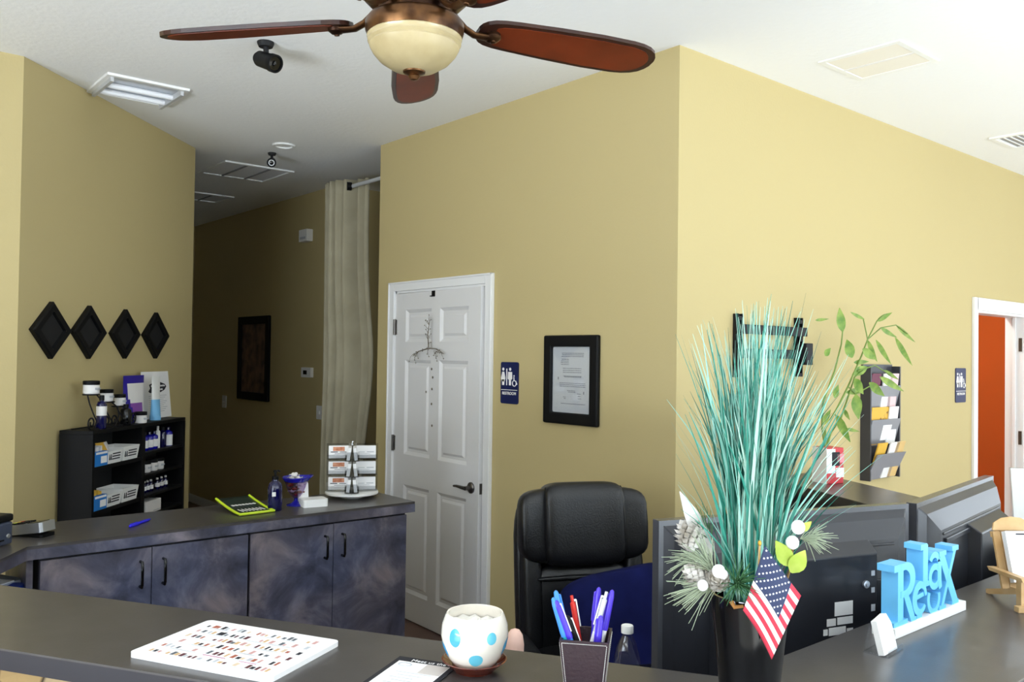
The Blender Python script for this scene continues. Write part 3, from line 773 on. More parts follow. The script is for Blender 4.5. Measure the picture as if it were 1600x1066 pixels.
b.tube(scroll(-.19, .036, .034, 1.3, R(-80), -1), .0045, 6); b.tube(scroll(.215, .036, .034, 1.3, R(-80), 1), .0045, 6); b.tube(scroll(.02, .036, .033, 1.3, R(-80), 1), .0045, 6); b.tube(scroll(-.05, .036, .033, 1.3, R(-80), -1), .0045, 6)
b.tube([(-.2, -.05, .004), (.22, -.05, .004)], .003, 6); b.tube([(-.2, .05, .004), (.22, .05, .004)], .003, 6)
b.build('scrollwork', M_IRON, rack)
jar('white jar with black lid on the highest tier of the wire rack', on45(.43, .115, BT+.182), .068, .040)
jar('white jar with black lid on the middle tier of the wire rack', on45(.575, .115, BT+.136), .064, .034)
jar('white jar with black lid on the lowest tier of the wire rack', on45(.71, .115, BT+.106), .062, .030)
jar('white jar with black lid standing on the bookcase before the purple pouch', on45(.845, .165, BT), .064, .033)
bottle('dark blue bottle with a banded label under the wire rack', on45(.445, .165, BT), R45, .175, .025, M_COBALTD, M_BLACK, M_CARD, labz=(.55, .72))
bottle('black bottle without a label under the low end of the wire rack', on45(.685, .165, BT), R45, .115, .028, M_BLKGL, M_BLACK)
pch = thing('foil_pouch', 'purple and white foil pouch standing on the bookcase top', 'pouch', on45(.88, .10, BT), R45)
def pouchf(u, v):
    x = (u-.5)*.225; t = math.sin(math.pi*u)**.6*(1-v**1.4)*.032
    return (x, t, v*.268)
b = MB(); b.grid(lambda u, v: (lambda p: (p[0], -p[1]-.001, p[2]))(pouchf(u, v)), 14, 12, mfn=lambda i, j: 0 if (j >= 10 or i < 2+max(0, (7-j)//2) ) else (1 if j < 5 and i < 11 else 2)); b.grid(lambda u, v: (lambda p: (-p[0], p[1]+.001, p[2]))(pouchf(u, v)), 14, 12)
b.build('pouch_film', [M_PURP, M_LILAC, M_CARD], pch)
tb = thing('lotion_tube', 'white and light blue tube standing before the white leaflet', 'tube', on45(1.06, .14, BT), R45)
def tubef(u, v):
    a = 2*math.pi*u; k = max(0.0, 1-v*1.0)
    return (.05*math.cos(a)*(.72+.28*v), (.026*k+.002)*math.sin(a), .025+v*.235)
b = MB(); b.grid(tubef, 20, 12, mfn=lambda i, j: 1 if j < 5 else 0); b.build('tube_body', [M_WHITE, M_LTBL], tb)
b = MB(); b.lathe([(.03, 0), (.032, .004), (.031, .027), (.026, .03)], n=20); b.build('cap', M_LTBL, tb)
lf = thing('leaflet_sign', 'white leaflet sign with a black cloud badge on the bookcase top', 'sign', on45(1.225, .075, BT), R45)
b = MB(TR(rx=-6)); b.box(-.165, .165, -.002, .002, 0, .285); b.build('sheet', M_PAPER, lf)
b = MB(TR(rx=-6)); b.box(-.165, .165, -.025, .0, 0, .003); b.build('foot', M_CLEAR, lf)
T6 = TR(rx=-6) @ UP
cl = [(-.10, .165), (-.075, .183), (-.085, .205), (-.055, .212), (-.03, .222), (.0, .216), (.03, .224), (.07, .215), (.11, .205), (.125, .19), (.10, .17), (.05, .157), (.0, .152), (-.05, .157), (-.08, .155)]
MB(T6).prism(cl, .002, .003).build('badge', M_INK, lf)
b = MB(T6); rr = random.Random(8)
for (z, x0, x1) in ((.196, -.065, .095), (.174, -.06, .055)):
    x = x0
    while x < x1:
        l = rr.uniform(.008, .02); b.prism([(x, z-.005), (x+l, z-.005), (x+l, z+.005+rr.uniform(-.002, .003)), (x, z+.005)], .003, .0035); x += l+.004
b.build('badge_print', M_PAPER, lf)
b = MB(T6)
for q in range(9):
    z = .135-q*.012
    b.prism([(-.1, z), (.12-.02*(q % 3), z), (.12-.02*(q % 3), z+.003), (-.1, z+.003)], .002, .0025)
b.build('print_lines', M_GREYP, lf)

# ------------------------------------------------------------------ back counter: cabinets and worktop
WT = 0.92
wt_poly = [(-3.62, .705), (-3.62, 2.43), (-4.08, 2.43), (-4.08, .45), (-3.26, -.03), (-2.86, .17)]
wk = thing('worktop', 'dark laminate worktop running over the mottled base cabinets', 'worktop', (0, 0, 0))
MB().prism(wt_poly, WT-.012, WT).build('surface', M_TOP, wk)
MB().prism([(x*1+(.002 if i in (1,) else 0), y) for i, (x, y) in enumerate(wt_poly)], WT-.052, WT-.012).build('edge', M_MOT, wk)
def cabinet(label, y0, y1):
    r = thing('base_cabinet', label, 'cabinet', (-3.65, (y0+y1)/2, 0), R(90), 'mottled base cabinets under the back worktop')
    w_ = y1-y0; h = WT-.055
    b = MB(); b.box(-w_/2, w_/2, .0, .40, .09, h); b.box(-w_/2, w_/2, .05, .40, 0, .09); b.build('body', M_EDGE, r)
    for sx in (-1, 1):
        x0, x1 = (-w_/2+.002, -.0015) if sx < 0 else (.0015, w_/2-.002)
        d = MB().box(x0, x1, -.018, -.001, .1, h-.008).build('door', M_MOT, r, bevel=.0015)
        hx = sx*.045
        b = MB(); b.tube([(hx, -.018, .705), (hx, -.042, .705), (hx, -.047, .715), (hx, -.047, .795), (hx, -.042, .805), (hx, -.018, .805)], .006, 10, flat=1.0)
        b.build('handle', M_BLKGL, d)
    return r
cabinet('mottled two-door base cabinet nearest the card terminal', .752, 1.571)
cabinet('mottled two-door base cabinet at the far end, under the card spinner', 1.578, 2.392)
ep = MB().box(-4.05, -3.662, .712, .735, 0, WT-.053).build('end_panel', M_MOT)
tag(ep, 'mottled end panel closing the left side of the base cabinets', 'panel')
sh = thing('open_shelf', 'dark open shelf under the turned end of the worktop', 'shelf', (0, 0, 0))
MB().prism([(-3.68, .70), (-4.05, .70), (-4.05, .46), (-3.28, 0.02), (-2.92, .2)], .70, .72).build('board', M_EDGE, sh)
MB().prism([(-4.06, .45), (-4.04, .47), (-3.25, .01), (-3.27, -.01)], 0, WT-.053).build('back_board', M_MOT, sh)
def sheet(name, label, loc, rz, w_, d_, m, cat, th=.003, tilt=0):
    return tag(MB(TR(rx=tilt)).box(-w_/2, w_/2, -d_/2, d_/2, 0, th).build(name, m, loc=loc, rotz=rz), label, cat)
sheet('paper_stack', 'pale grey stack of papers on the open shelf at the left edge', (-3.84, .60, .721), R(25), .26, .16, mat('blue_grey_paper', '#aab4c6', 0.7), 'paper', .05)
sheet('white_envelope', 'white sheet lying on the papers of the open shelf', (-3.76, .605, .7715), R(38), .14, .10, M_PAPER, 'paper', .004)
sheet('blue_folder', 'royal blue folder on the open shelf beside the papers', (-3.685, .677, .721), R(55), .05, .10, mat('royal_blue_card', '#1c3a9c', 0.5), 'folder', .045)

# printer, terminal, pen on the worktop
pr = thing('receipt_printer', 'dark blue-grey receipt printer cut by the left edge', 'printer', (-3.723, .555, WT), R(129.8))
M_PRN = mat('slate_plastic', '#3c4356', 0.35)
b = MB(); b.box(-.08, .08, -.09, .09, .002, .088); b.build('body', M_PRN, pr, bevel=.008)
b = MB(); b.box(-.082, .082, -.092, .092, .088, .116); b.build('lid', M_BLACK, pr, bevel=.008)
b = MB(TR(.055, -.09, .035, rx=90)); b.lathe([(.009, 0), (.008, .004), (0, .005)], n=12); b.build('button', M_SILV, pr)
b = MB(); b.box(-.06, .035, -.0915, -.089, .02, .026); b.build('slot', M_BLACK, pr)
tm = thing('card_terminal', 'silver card terminal with a coloured keypad beside the printer', 'card terminal', (-3.835, .765, WT), R(-52))
b = MB(TR(rx=8)); b.prism(rrect(.085, .16, .014), .012, .05); b.build('case', M_SILV, tm, bevel=.004)
b = MB(); b.prism(rrect(.078, .15, .012), 0, .012); b.build('foot', M_BLACK, tm)
b = MB(TR(rx=8)); b.box(-.03, .03, .01, .06, .05, .052); b.build('display', M_BLKGL, tm)
for jx in range(4):
    for jy in range(4):
        m = [M_REDP, M_YELL, M_LIMEG, M_BLACK][jx] if jy == 0 else M_BLACK
        b = MB(TR(rx=8)); x = -.028+jx*.0187; y = -.062+jy*.017
        b.box(x-.007, x+.007, y-.006, y+.006, .05, .056); b.build('key', m, tm, bevel=.0015)
def pen(name, label, m_body, m_cap, loc, direc, L=.145, r=.0048, clip=None, group=None, grip=None, kind='cap'):
    """a pen: nib end at loc, pointing along direc"""
    d = Vector(direc).normalized(); q = d.to_track_quat('Z', 'Y').to_matrix().to_4x4()
    o = thing(name, label, 'pen', loc, 0, group)
    b = MB(q); b.lathe([(0.0, 0), (.0012, .001), (.0022, .012), (r*.95, .02), (r, .05), (r, L*.62)], n=14); b.build('barrel', m_body, o)
    b = MB(q)
    if kind == 'cap': b.lathe([(r*1.2, L*.6), (r*1.28, L*.64), (r*1.15, L*.93), (r*.8, L*.985), (r*.3, L)], n=14)
    else: b.lathe([(r*1.02, L*.6), (r*1.02, L*.92), (r*.6, L*.93), (r*.6, L)], n=14)
    b.build('cap', m_cap, o)
    b = MB(q); b.box(-.0022, .0022, r*1.15, r*1.15+.002, L*.66, L*.95); b.tube([(0, r*.6, L*.945), (0, r*1.3, L*.945)], .002, 6); b.build('clip', clip or m_cap, o)
    return o
p0 = at(202, 823, 2, WT+.006); p1 = at(236, 811, 2, WT+.006)
pen('pen', 'bright blue pen lying on the back worktop', M_BLUE, M_BLUE, p1, p0-p1, L=(p0-p1).length, r=.0062)

# green tray, bottle, goblet, white holder, spinner
ct = thing('display_tray', 'lime green rimmed tray with a black insert on the worktop', 'tray', (-3.80, 1.655, WT), R(93))
def trayf(u, v):
    return ((u-.5)*.165, -.055+v*.25, .006+.038*v**1.5)
b = MB(); b.grid(trayf, 8, 8); b.build('insert', M_DKGRN, ct, solid=.004)
b = MB(); pts = [trayf(0, 1-k/8) for k in range(9)]+[trayf(k/8, 0) for k in range(1, 9)]+[trayf(1, k/8) for k in range(1, 9)]
b.tube([(x, y, z+.002) for (x, y, z) in pts], .006, 8); b.build('rim', M_LIMEG, ct)
b = MB(); rr = random.Random(2)
for q in range(7):
    u = .16+q*.105; 
    for v0, v1 in ((.52, .62), (.1, .42)):
        a = trayf(u, v0); c = trayf(u+.055*(1 if v0 > .5 else .3), v1)
        b.box(min(a[0], c[0]), max(a[0], c[0])+.002, a[1], c[1], (a[2]+c[2])/2+.002, (a[2]+c[2])/2+.004, T=None)
b.build('print', M_CARD, ct)
bt = thing('pump_bottle', 'cobalt glass bottle with a black pump on the worktop', 'bottle', (-3.795, 1.765, WT), 0)
b = MB(); b.lathe([(.030, 0), (.033, .004), (.033, .105), (.028, .125), (.014, .137), (.013, .145)], n=26); b.build('glass_body', M_COBALTD, bt)
b = MB(); b.lathe([(.015, .143), (.015, .158), (.006, .160), (.006, .175), (.009, .177), (.009, .186), (0, .188)], n=16); b.tube([(0, 0, .182), (-.012, .022, .182), (-.016, .03, .176)], .004, 8); b.build('pump', M_BLACK, bt)
b = MB(); b.box(.0325, .0342, -.03, -.012, .07, .09); b.build('label', M_PAPER, bt)
gb = thing('goblet', 'cobalt rimmed footed glass dish of wrapped sweets on the worktop', 'glass dish', (-3.865, 1.905, WT), 0)
b = MB(); b.lathe([(.044, 0), (.044, .004), (.02, .012), (.009, .022), (.009, .034)], n=28); b.build('foot', M_COBALT, gb)
b = MB(); b.lathe([(.009, .034), (.02, .042), (.034, .06), (.046, .09), (.054, .118)], n=32); b.f.pop(); b.m.pop(); b.s.pop(); b.f.pop(); b.m.pop(); b.s.pop(); b.build('bowl', clear_mat('violet_glass', (.62, .5, .72), .16), gb)
def rimf(u, v):
    a = 2*math.pi*u; rr_ = .054+.012*v+.016*v*max(0, math.cos(a-.9))**3; return (rr_*math.cos(a), rr_*math.sin(a), .115+.022*v+.008*v*max(0, math.cos(a-.9))**3)
b = MB(); b.grid(rimf, 36, 4); b.build('rim', M_COBALT, gb, solid=.003)
rr = random.Random(12)
cands = [(.0, .0, .05, 1), (.016, .01, .064, 1), (-.016, -.008, .066, 0), (.02, -.02, .082, 1), (-.02, .018, .084, 1), (.0, -.026, .098, 1), (.028, .012, .100, 0), (-.03, -.01, .104, 1), (.0, .022, .116, 0), (-.012, -.016, .132, 0), (.02, .0, .134, 0), (-.03, .02, .128, 0), (.03, -.026, .124, 0), (-.005, .0, .150, 0), (.018, -.02, .148, 0), (-.024, -.004, .147, 0)]
clab = ['at the bottom of', 'low in', 'in the lower left of', 'in the middle of', 'behind the middle of', 'in the front of', 'at the right of', 'at the left of', 'behind the top of', 'on the front top of', 'on the right top of', 'on the left top of', 'at the right rim of', 'at the very top of', 'on the heaped front of', 'on the heaped left of']
for q, (x, y, z, c) in enumerate(cands):
    o = thing('wrapped_sweet', ('red-brown' if c else 'white')+' wrapped sweet '+clab[q]+' the cobalt glass dish', 'sweet', (-3.865+x, 1.905+y, WT+z), rr.uniform(0, 6), 'sweets in the glass dish')
    b = MB(); b.ball((0, 0, 0), .014, .010, .008, 10); b.build('centre', M_AMBERC if c else M_CARD, o)
    b = MB()
    for sx in (-1, 1): b.add([(sx*.012, 0, 0), (sx*.024, -.009, .004), (sx*.025, 0, -.003), (sx*.024, .009, .004)], [(0, 1, 2), (0, 2, 3), (2, 1, 0), (3, 2, 0)])
    b.build('twist', M_AMBERC if c else M_PAPER, o)
wh = thing('label_dispenser', 'white desk dispenser with an upright back beside the glass dish', 'dispenser', (-3.80, 1.965, WT), R(80))
b = MB(); b.prism(rrect(.12, .09, .012), 0, .036); b.build('base', M_WHITE, wh, bevel=.004)
b = MB(TR(-.035, .048, .0, rx=-8)); b.prism(rrect(.05, .11, .012, cy=.055), -.006, .006, T=UP); b.build('back', M_WHITE, wh)
M_PEACHP = mat('peach_print', '#d99a78', 0.6, noise2='#b46a4a', nscale=50)
sp = thing('card_spinner', 'white revolving three-tier business card rack at the worktop end', 'card rack', (-3.925, 2.245, WT), R(60))
b = MB(); b.lathe([(.06, 0), (.06, .012), (.128, .016), (.135, .02), (.135, .028), (.125, .030)], n=40); b.build('turntable', M_WHITE, sp)
for k in range(4): MB(TR(rz=90*k)).box(.008, .13, -.0015, .0015, .03, .275).build('fin', M_CLEAR, sp)
MB().tube([(0, 0, .03), (0, 0, .285)], .008, 10).build('post', M_CLEAR, sp)
SLOTS = [(0, 1, 'front right'), (180, -1, 'front left'), (-90, 1, 'right side of the middle fin'), (-90, -1, 'left side of the middle fin')]
tier = ['bottom', 'middle', 'top']
for (rz_, sd_, nm) in SLOTS:
    for t in range(3):
        # x runs out along the fin, the cards lean on the side the viewer sees
        sgn = -1 if sd_ > 0 else 1
        T = TR(rz=rz_) @ TR(.069, 0, .036+t*.08)
        b = MB(T); y0_, y1_ = sorted((sgn*.002, sgn*.034)); b.box(-.055, .055, y0_, y1_, 0, .002)
        y2_, y3_ = sorted((sgn*.034, sgn*.036)); b.box(-.055, .055, y2_, y3_, 0, .024); b.box(.055, .057, y0_, y1_, 0, .045)
        b.build('tray', M_CLEAR, sp)
        r_ = thing('business_card_stack', 'business cards in the %s tier of the revolving rack, %s' % (tier[t], nm), 'business cards', (-3.925, 2.245, WT), R(60), 'card stacks in the revolving rack')
        T = T @ TR(0, sgn*.012, .003, rx=-8*sgn*-1)
        c0, c1 = sorted((0, sgn*.016)); f0, f1 = sorted((sgn*.016, sgn*.0166))
        MB(T).box(-.05, .05, c0, c1, 0, .064).build('cards', M_PAPER, r_, bevel=.0015)
        b = MB(T)
        for (x0, x1, z0, z1) in ((-.04, -.006, .03, .033), (.004, .04, .030, .034), (-.035, .02, .022, .024)): b.box(x0, x1, f0, f1, z0, z1)
        b.build('print', M_GREYP if rz_ != 180 else M_INK, r_)
        if rz_ == 180: MB(T).box(-.03, .028, f0, f1, .037, .058).build('picture', M_PEACHP, r_)

# ------------------------------------------------------------------ reception counter (front, right and rear ledges at bar height)
LT = 1.07
dF = Vector((.853, .522)); nF = Vector((.522, -.853))          # along / outward
IA = Vector((-2.86, .173)); IB = Vector((-.96, 1.337)); IC = Vector((-.96, 2.985)); ID = Vector((-2.443, 3.742))
wl = .345
dR = (ID-IC).normalized(); nR = Vector((-dR.y, dR.x)); 
if nR.y < 0: nR = -nR
OA = IA+nF*wl
# outer offset corners
def isect(p, d, q, e):
    den = d.x*e.y-d.y*e.x; t = ((q.x-p.x)*e.y-(q.y-p.y)*e.x)/den; return p+d*t
def ledge_poly(o_in, o_out):
    a_in, a_out = IA+nF*o_in, IA+nF*o_out
    bi = isect(a_in, dF, Vector((-.96+o_in, 0)), Vector((0, 1))); bo = isect(a_out, dF, Vector((-.96+o_out, 0)), Vector((0, 1)))
    ci = isect(IC+nR*o_in, dR, Vector((-.96+o_in, 0)), Vector((0, 1))); co = isect(IC+nR*o_out, dR, Vector((-.96+o_out, 0)), Vector((0, 1)))
    di = isect(IC+nR*o_in, dR, Vector((XB+.003, 0)), Vector((0, 1))); do = isect(IC+nR*o_out, dR, Vector((XB+.003, 0)), Vector((0, 1)))
    return [a_in, bi, ci, di, do, co, bo, a_out]
rc = thing('reception_counter', 'dark-topped reception counter wrapping the desks in front and at right', 'counter', (0, 0, 0))
def strip(name, m, o0, o1, z0, z1, bevel=0):
    P_ = ledge_poly(o0, o1); n_ = len(P_)//2
    b = MB()
    for i in range(3):
        quad = [P_[i], P_[i+1], P_[len(P_)-2-i], P_[len(P_)-1-i]]
        b.prism([(q.x, q.y) for q in quad], z0, z1)
    return b.build(name, m, rc, bevel=bevel)
strip('ledge_top', M_TOP, 0, wl, LT-.004, LT)
strip('ledge_edge', M_EDGE, 0.0005, wl-.0005, LT-.042, LT-.004)
strip('knee_wall', M_EDGE, .09, .25, 0, LT-.042)
strip('stone_facing', M_STONE, .25, .285, 0, LT-.042)
strip('desk_top', M_TOP, -.55, .09, .73, .76)
for i in range(2):
    pass

# catalogue
q = [at(*p_, 2, LT) for p_ in ((200, 1027), (325, 975), (529, 1008))]
ex = (q[2]-q[1]); ey = (q[1]-q[0])
cg = thing('colour_chart', 'thick white laminated colour chart with rows of pictures on the front counter', 'catalogue', q[0], math.atan2(ex.y, ex.x))
cwid, cdep = ex.length, ey.length
b = MB(); b.prism([(x+cwid/2, y+cdep/2) for (x, y) in rrect(cwid, cdep, .012)], 0, .0095); b.build('board', M_PAPER, cg, bevel=.002)
rr = random.Random(4); cols_ = [M_INK, mat('print_rose', '#c89a96', 0.6), mat('print_tan', '#cda878', 0.6), M_GREYP, mat('print_maroon', '#5a2a30', 0.6), mat('print_slate', '#5a5f66', 0.6), mat('print_beige', '#d8c2a6', 0.6), mat('print_terracotta', '#a85a44', 0.6)]
b = MB()
for row in range(6):
    y0 = cdep*(.10+row*.143)
    x = .028
    while x < cwid-.03:
        if rr.random() < .82:
            w_ = rr.uniform(.005, .009); h_ = rr.uniform(.008, .018)
            b.box(x, x+w_, y0, y0+h_, .0095, .0098, mi=rr.randrange(8))
        x += rr.uniform(.009, .016)
    if row: b.box(.02, cwid-.02, y0-.0062, y0-.0054, .0095, .0097, mi=3)
    for k in range(4): 
        xx = rr.uniform(.03, cwid-.08); b.box(xx, xx+rr.uniform(.02, .05), y0-.004, y0-.0028, .0095, .0098, mi=3)
b.box(cwid*.42, cwid*.58, cdep*.205, cdep*.212, .0095, .0099, mi=8); b.box(cwid*.68, cwid*.8, cdep*.2, cdep*.206, .0095, .0099, mi=8)
b.build('pictures', cols_+[mat('print_magenta', '#b8437c', 0.6)], cg)

# flyer with black border
fa, fb = at(625, 1027, 2, LT), at(700, 1038, 2, LT)
ang = math.atan2((fb-fa).y, (fb-fa).x)
fl = thing('menu_flyer', 'black bordered flyer lying on the counter left of the spotted pot', 'flyer', (fa.x, fa.y, LT+.0005), ang)
b = MB(); b.box(0, .125, -.19, 0, 0, .0016); b.build('sheet', M_INK, fl)
MB().box(.010, .115, -.165, -.022, .0016, .0018).build('paper_panel', M_PAPER, fl)
t = text_mb('Meet us the', .015, .0002, T=TR(.068, -.013, .0018)); t.build('title', M_PAPER, fl)
b = MB()
for k in range(5): b.box(.03+.01*(k % 2), .10-.012*(k % 3), -.075-.013*k, -.073-.013*k, .0018, .0021)
ring = [(.03+.013*math.cos(R(a)), -.038+.008*math.sin(R(a)), .002) for a in range(0, 361, 24)]
b.tube(ring, .0012, 5); b.build('print', M_GREYP, fl)
MB().box(.07, .114, -.07, -.023, .0018, .002).build('grey_panel', mat('print_stone', '#cfc6c0', 0.7), fl)

# spotted pot and saucer
pc = at(741, 1047, 2, LT)
PB = Vector((pc.x, pc.y, LT))
sc = tag(MB().lathe([(.0, 0), (.036, 0), (.038, .003), (.046, .009), (.058, .0195), (.061, .022), (.0585, .0225), (.045, .013), (.036, .0085), (0, .0085)], n=40).build('saucer', M_BROWNG, loc=PB), 'brown glazed saucer under the spotted pot', 'saucer')
pt = thing('spotted_pot', 'cream ceramic pot with aqua spots on a brown saucer', 'pot', PB+Vector((0, 0, .0087)))
PPROF = [(0, 0), (.034, 0), (.037, .002), (.049, .018), (.0585, .038), (.0625, .058), (.061, .077), (.055, .094), (.0525, .0985), (.0495, .098), (.051, .092), (.0575, .074), (.058, .058), (.054, .04), (.0, .035)]
b = MB(); b.lathe(PPROF, n=48); b.build('body', M_CERAM, pt)
def spot(az, z, ra, rz_, m):
    def prof(zz):
        for (r1, z1), (r2, z2) in zip(PPROF[2:8], PPROF[3:9]):
            if z1 <= zz <= z2: return r1+(r2-r1)*(zz-z1)/(z2-z1)
        return PPROF[8][0]
    vs = []; fs = []
    for j in range(5):
        k = j/4
        for i in range(20):
            a = 2*math.pi*i/20; zz = min(max(z+rz_*k*math.sin(a), .003), .097); rad = prof(zz)+.0005; az2 = az+ra*k*math.cos(a)
            vs.append((rad*math.cos(az2), rad*math.sin(az2), zz))
    for j in range(4):
        for i in range(20): fs.append((j*20+i, j*20+(i+1) % 20, (j+1)*20+(i+1) % 20, (j+1)*20+i)[::-1])
    MB().add(vs, fs, 0, True).build('spot', m, pt)
caz = math.atan2(-pc.y, -pc.x)
for (da, z, ra, rz_, m) in ((-.62, .066, .20, .0165, M_DOTD), (.05, .026, .24, .012, M_DOTB), (.52, .066, .16, .011, M_DOTB), (1.35, .04, .3, .017, M_DOTD), (-1.35, .034, .3, .015, M_DOTD), (2.5, .06, .2, .015, M_DOTB), (-2.4, .06, .2, .015, M_DOTB)):
    spot(caz+da, z, ra, rz_, m)
def fillf(u, v):
    a = 2*math.pi*u; r_ = .0545*v; return (r_*math.cos(a), r_*math.sin(a), .080+.012*noise.noise(Vector((r_*60*math.cos(a), r_*60*math.sin(a), 3)))-.004*v)
b = MB(); b.grid(fillf, 28, 8); o = b.build('paper_filling', M_SOIL, pt)

# pen cup
cp = at(915, 1085, 2, LT); CUP = Vector((cp.x, cp.y, LT)); CUPR = math.atan2(CR.y, CR.x)+R(-10)
cu = thing('pen_cup', 'dark brown stitched leatherette pen cup on the front counter', 'pen cup', CUP, CUPR)
def frus(w0, w1, z0, z1): return [(-w0, -w0, z0), (w0, -w0, z0), (w0, w0, z0), (-w0, w0, z0), (-w1, -w1, z1), (w1, -w1, z1), (w1, w1, z1), (-w1, w1, z1)]
CB, CT_, CHH = .031, .0425, .104
b = MB(); vs = frus(CB, CT_, 0, CHH); b.add(vs, [(0, 1, 5, 4), (1, 2, 6, 5), (2, 3, 7, 6), (3, 0, 4, 7), (3, 2, 1, 0)])
vi = frus(CB-.004, CT_-.004, .004, CHH); b.add(vi, [(4, 5, 1, 0), (5, 6, 2, 1), (6, 7, 3, 2), (7, 4, 0, 3), (0, 1, 2, 3)])
b.add(vs[4:]+vi[4:], [(0, 1, 5, 4), (1, 2, 6, 5), (2, 3, 7, 6), (3, 0, 4, 7)])
b.build('body', M_ESPRES, cu, bevel=.001)
b = MB()
for k in range(4):
    T = TR(rz=90*k)
    def P3(fx, fz): w_ = CB+(CT_-CB)*fz; return Vector((w_*fx, -w_-.0004, CHH*fz))
    for (A, B, n_) in ((P3(-.91, .04), P3(-.91, .955), 30), (P3(.91, .04), P3(.91, .955), 30), (P3(-.91, .955), P3(.91, .955), 26)):
        for i in range(n_):
            a_ = A.lerp(B, i/n_); c_ = A.lerp(B, (i+.68)/n_); b.tube([tuple(a_), tuple(c_)], .00055, 4, T=T)
b.build('stitching', M_STITCH, cu)
camr = Vector((CR.x, CR.y, 0)).normalized(); camf = Vector((CF.x, CF.y, 0)).normalized()
def cup_pen(label, dx, dep, tipx, tipy, body, cap, clip=None, kind='cap', L=.145, name='pen'):
    """nib rests on the cup's floor at (dx, dep) across/away; the free end leans towards photo pixel (tipx, tipy)"""
    base = CUP+camr*dx+camf*dep+Vector((0, 0, .0065))
    d = CR*((tipx-800)/FPX)-CU*((tipy-533)/FPX)+CF
    cdepth = (CUP-Vector((0, 0, CAM_H))).dot(CF)+dep*.9
    tip = Vector((0, 0, CAM_H))+d*cdepth
    v = tip-base
    pen(name, label, body, cap, base, v, L=v.length, r=.0047, clip=clip, group='pens in the leatherette cup', kind=kind)
cup_pen('light blue capped pen leaning furthest left in the cup', -.008, -.018, 864, 934, M_TEALP, M_SKYB)
cup_pen('sky blue pen behind the leftmost one in the cup', -.012, .014, 868, 923, M_VIOL, M_SKYB)
cup_pen('violet pen crossing over the left pens in the cup', .008, -.02, 868, 938, M_SKYB, M_VIOL, M_CARD)
cup_pen('black and white pen low at the left of the cup', .016, -.012, 886, 962, M_WHITE, M_BLACK, M_CARD, L=.12)
cup_pen('red click pen in the middle of the cup', .004, .018, 893, 931, M_REDP, M_REDP, M_CARD, kind='click')
cup_pen('dark violet pen standing tallest at the back of the cup', .005, .02, 936, 918, M_BLUE, M_VIOL)
cup_pen('white pen with a grey tip in the right half of the cup', -.012, .0, 948, 925, M_WHITE, M_LGREY, M_CARD, kind='click')
cup_pen('short violet pen at the front right of the cup', .009, -.02, 939, 962, M_BLUE, M_VIOL, L=.11)
cup_pen('violet capped white pen furthest right in the cup', .012, .006, 957, 922, M_WHITE, M_VIOL)

# ball and water bottle behind the front ledge
wb = thing('water_bottle', 'clear plastic water bottle with a white cap behind the pen cup', 'bottle', (-1.486, 1.648, .76))
b = MB(); b.lathe([(0, 0), (.028, 0), (.033, .006), (.034, .05), (.031, .056), (.034, .062), (.034, .125), (.032, .14), (.022, .175), (.013, .192), (.0125, .2)], n=28); b.f.pop(); b.m.pop(); b.s.pop(); b.build('bottle_body', M_CLEAR, wb)
b = MB(); b.lathe([(.0155, .198), (.0155, .215), (.014, .217), (0, .217)], n=20); b.build('cap', M_WHITE, wb)
b = MB(); b.lathe([(.0345, .063), (.0345, .105)], n=28); b.f = b.f[:-2]; b.m = b.m[:-2]; b.s = b.s[:-2]; b.build('label', M_CARD, wb)
hd = Vector((0, 0, CAM_H))+(CR*((804-800)/FPX)-CU*((1040-533)/FPX)+CF)*2.08
pb = thing('bottle', 'bottle with a peach domed cap peeking over the counter behind the spotted pot', 'bottle', (hd.x, hd.y, .76))
b = MB(); b.lathe([(.024, 0), (.026, .004), (.026, .15), (.02, .165), (.014, .17), (.014, .185)], n=24); b.build('body', M_CARD, pb)
b = MB(); b.lathe([(.022, .18), (.0225, .2), (.019, .222), (.011, .234), (0, .238)], n=24); b.build('cap', M_PEACH, pb)

# ------------------------------------------------------------------ vase with the grass arrangement
VP_ = Vector((-.868, 1.272, LT))
vs_ = thing('grass_arrangement', 'tall artificial teal grass arrangement in a glossy black vase', 'plant', VP_)
VH = .185
b = MB(); b.lathe([(0, 0), (.045, 0), (.048, .004), (.052, .04), (.058, .1), (.064, .15), (.066, .178), (.0655, VH), (.061, VH), (.059, .165), (0, .16)], n=44); b.build('vase', M_BLKGL, vs_)
cdir = Vector((-VP_.x, -VP_.y, 0)).normalized(); crt = camr
rr = random.Random(21)
bl = [MB() for _ in range(1)][0]
def blade(b, base, tip, sag, w_, mi):
    base = Vector(base); tip = Vector(tip); mid = base.lerp(tip, .5)
    N = 7; pts = []
    side_ = Vector((rr.uniform(-1, 1), rr.uniform(-1, 1), 0)).normalized()
    for i in range(N+1):
        t = i/N
        # starts steep, then fans out
        p_ = base.lerp(tip, t); k = t*t; hx = base.x+(tip.x-base.x)*k; hy = base.y+(tip.y-base.y)*k
        pts.append(Vector((hx*.6+p_.x*.4, hy*.6+p_.y*.4, p_.z+sag*math.sin(math.pi*t)*.5-sag*k*.6)))
    vs = []; fs = []
    for i, p_ in enumerate(pts):
        ww = w_*(1-(i/N)**2.2)*.5+.0003
        vs += [tuple(p_-side_*ww), tuple(p_+Vector((side_.y, -side_.x, 0))*ww*.45), tuple(p_+side_*ww)]
    for i in range(N):
        a = i*3; fs += [(a, a+1, a+4, a+3), (a+1, a+2, a+5, a+4), (a+2, a, a+3, a+5)]
    b.add(vs, fs, mi, False)
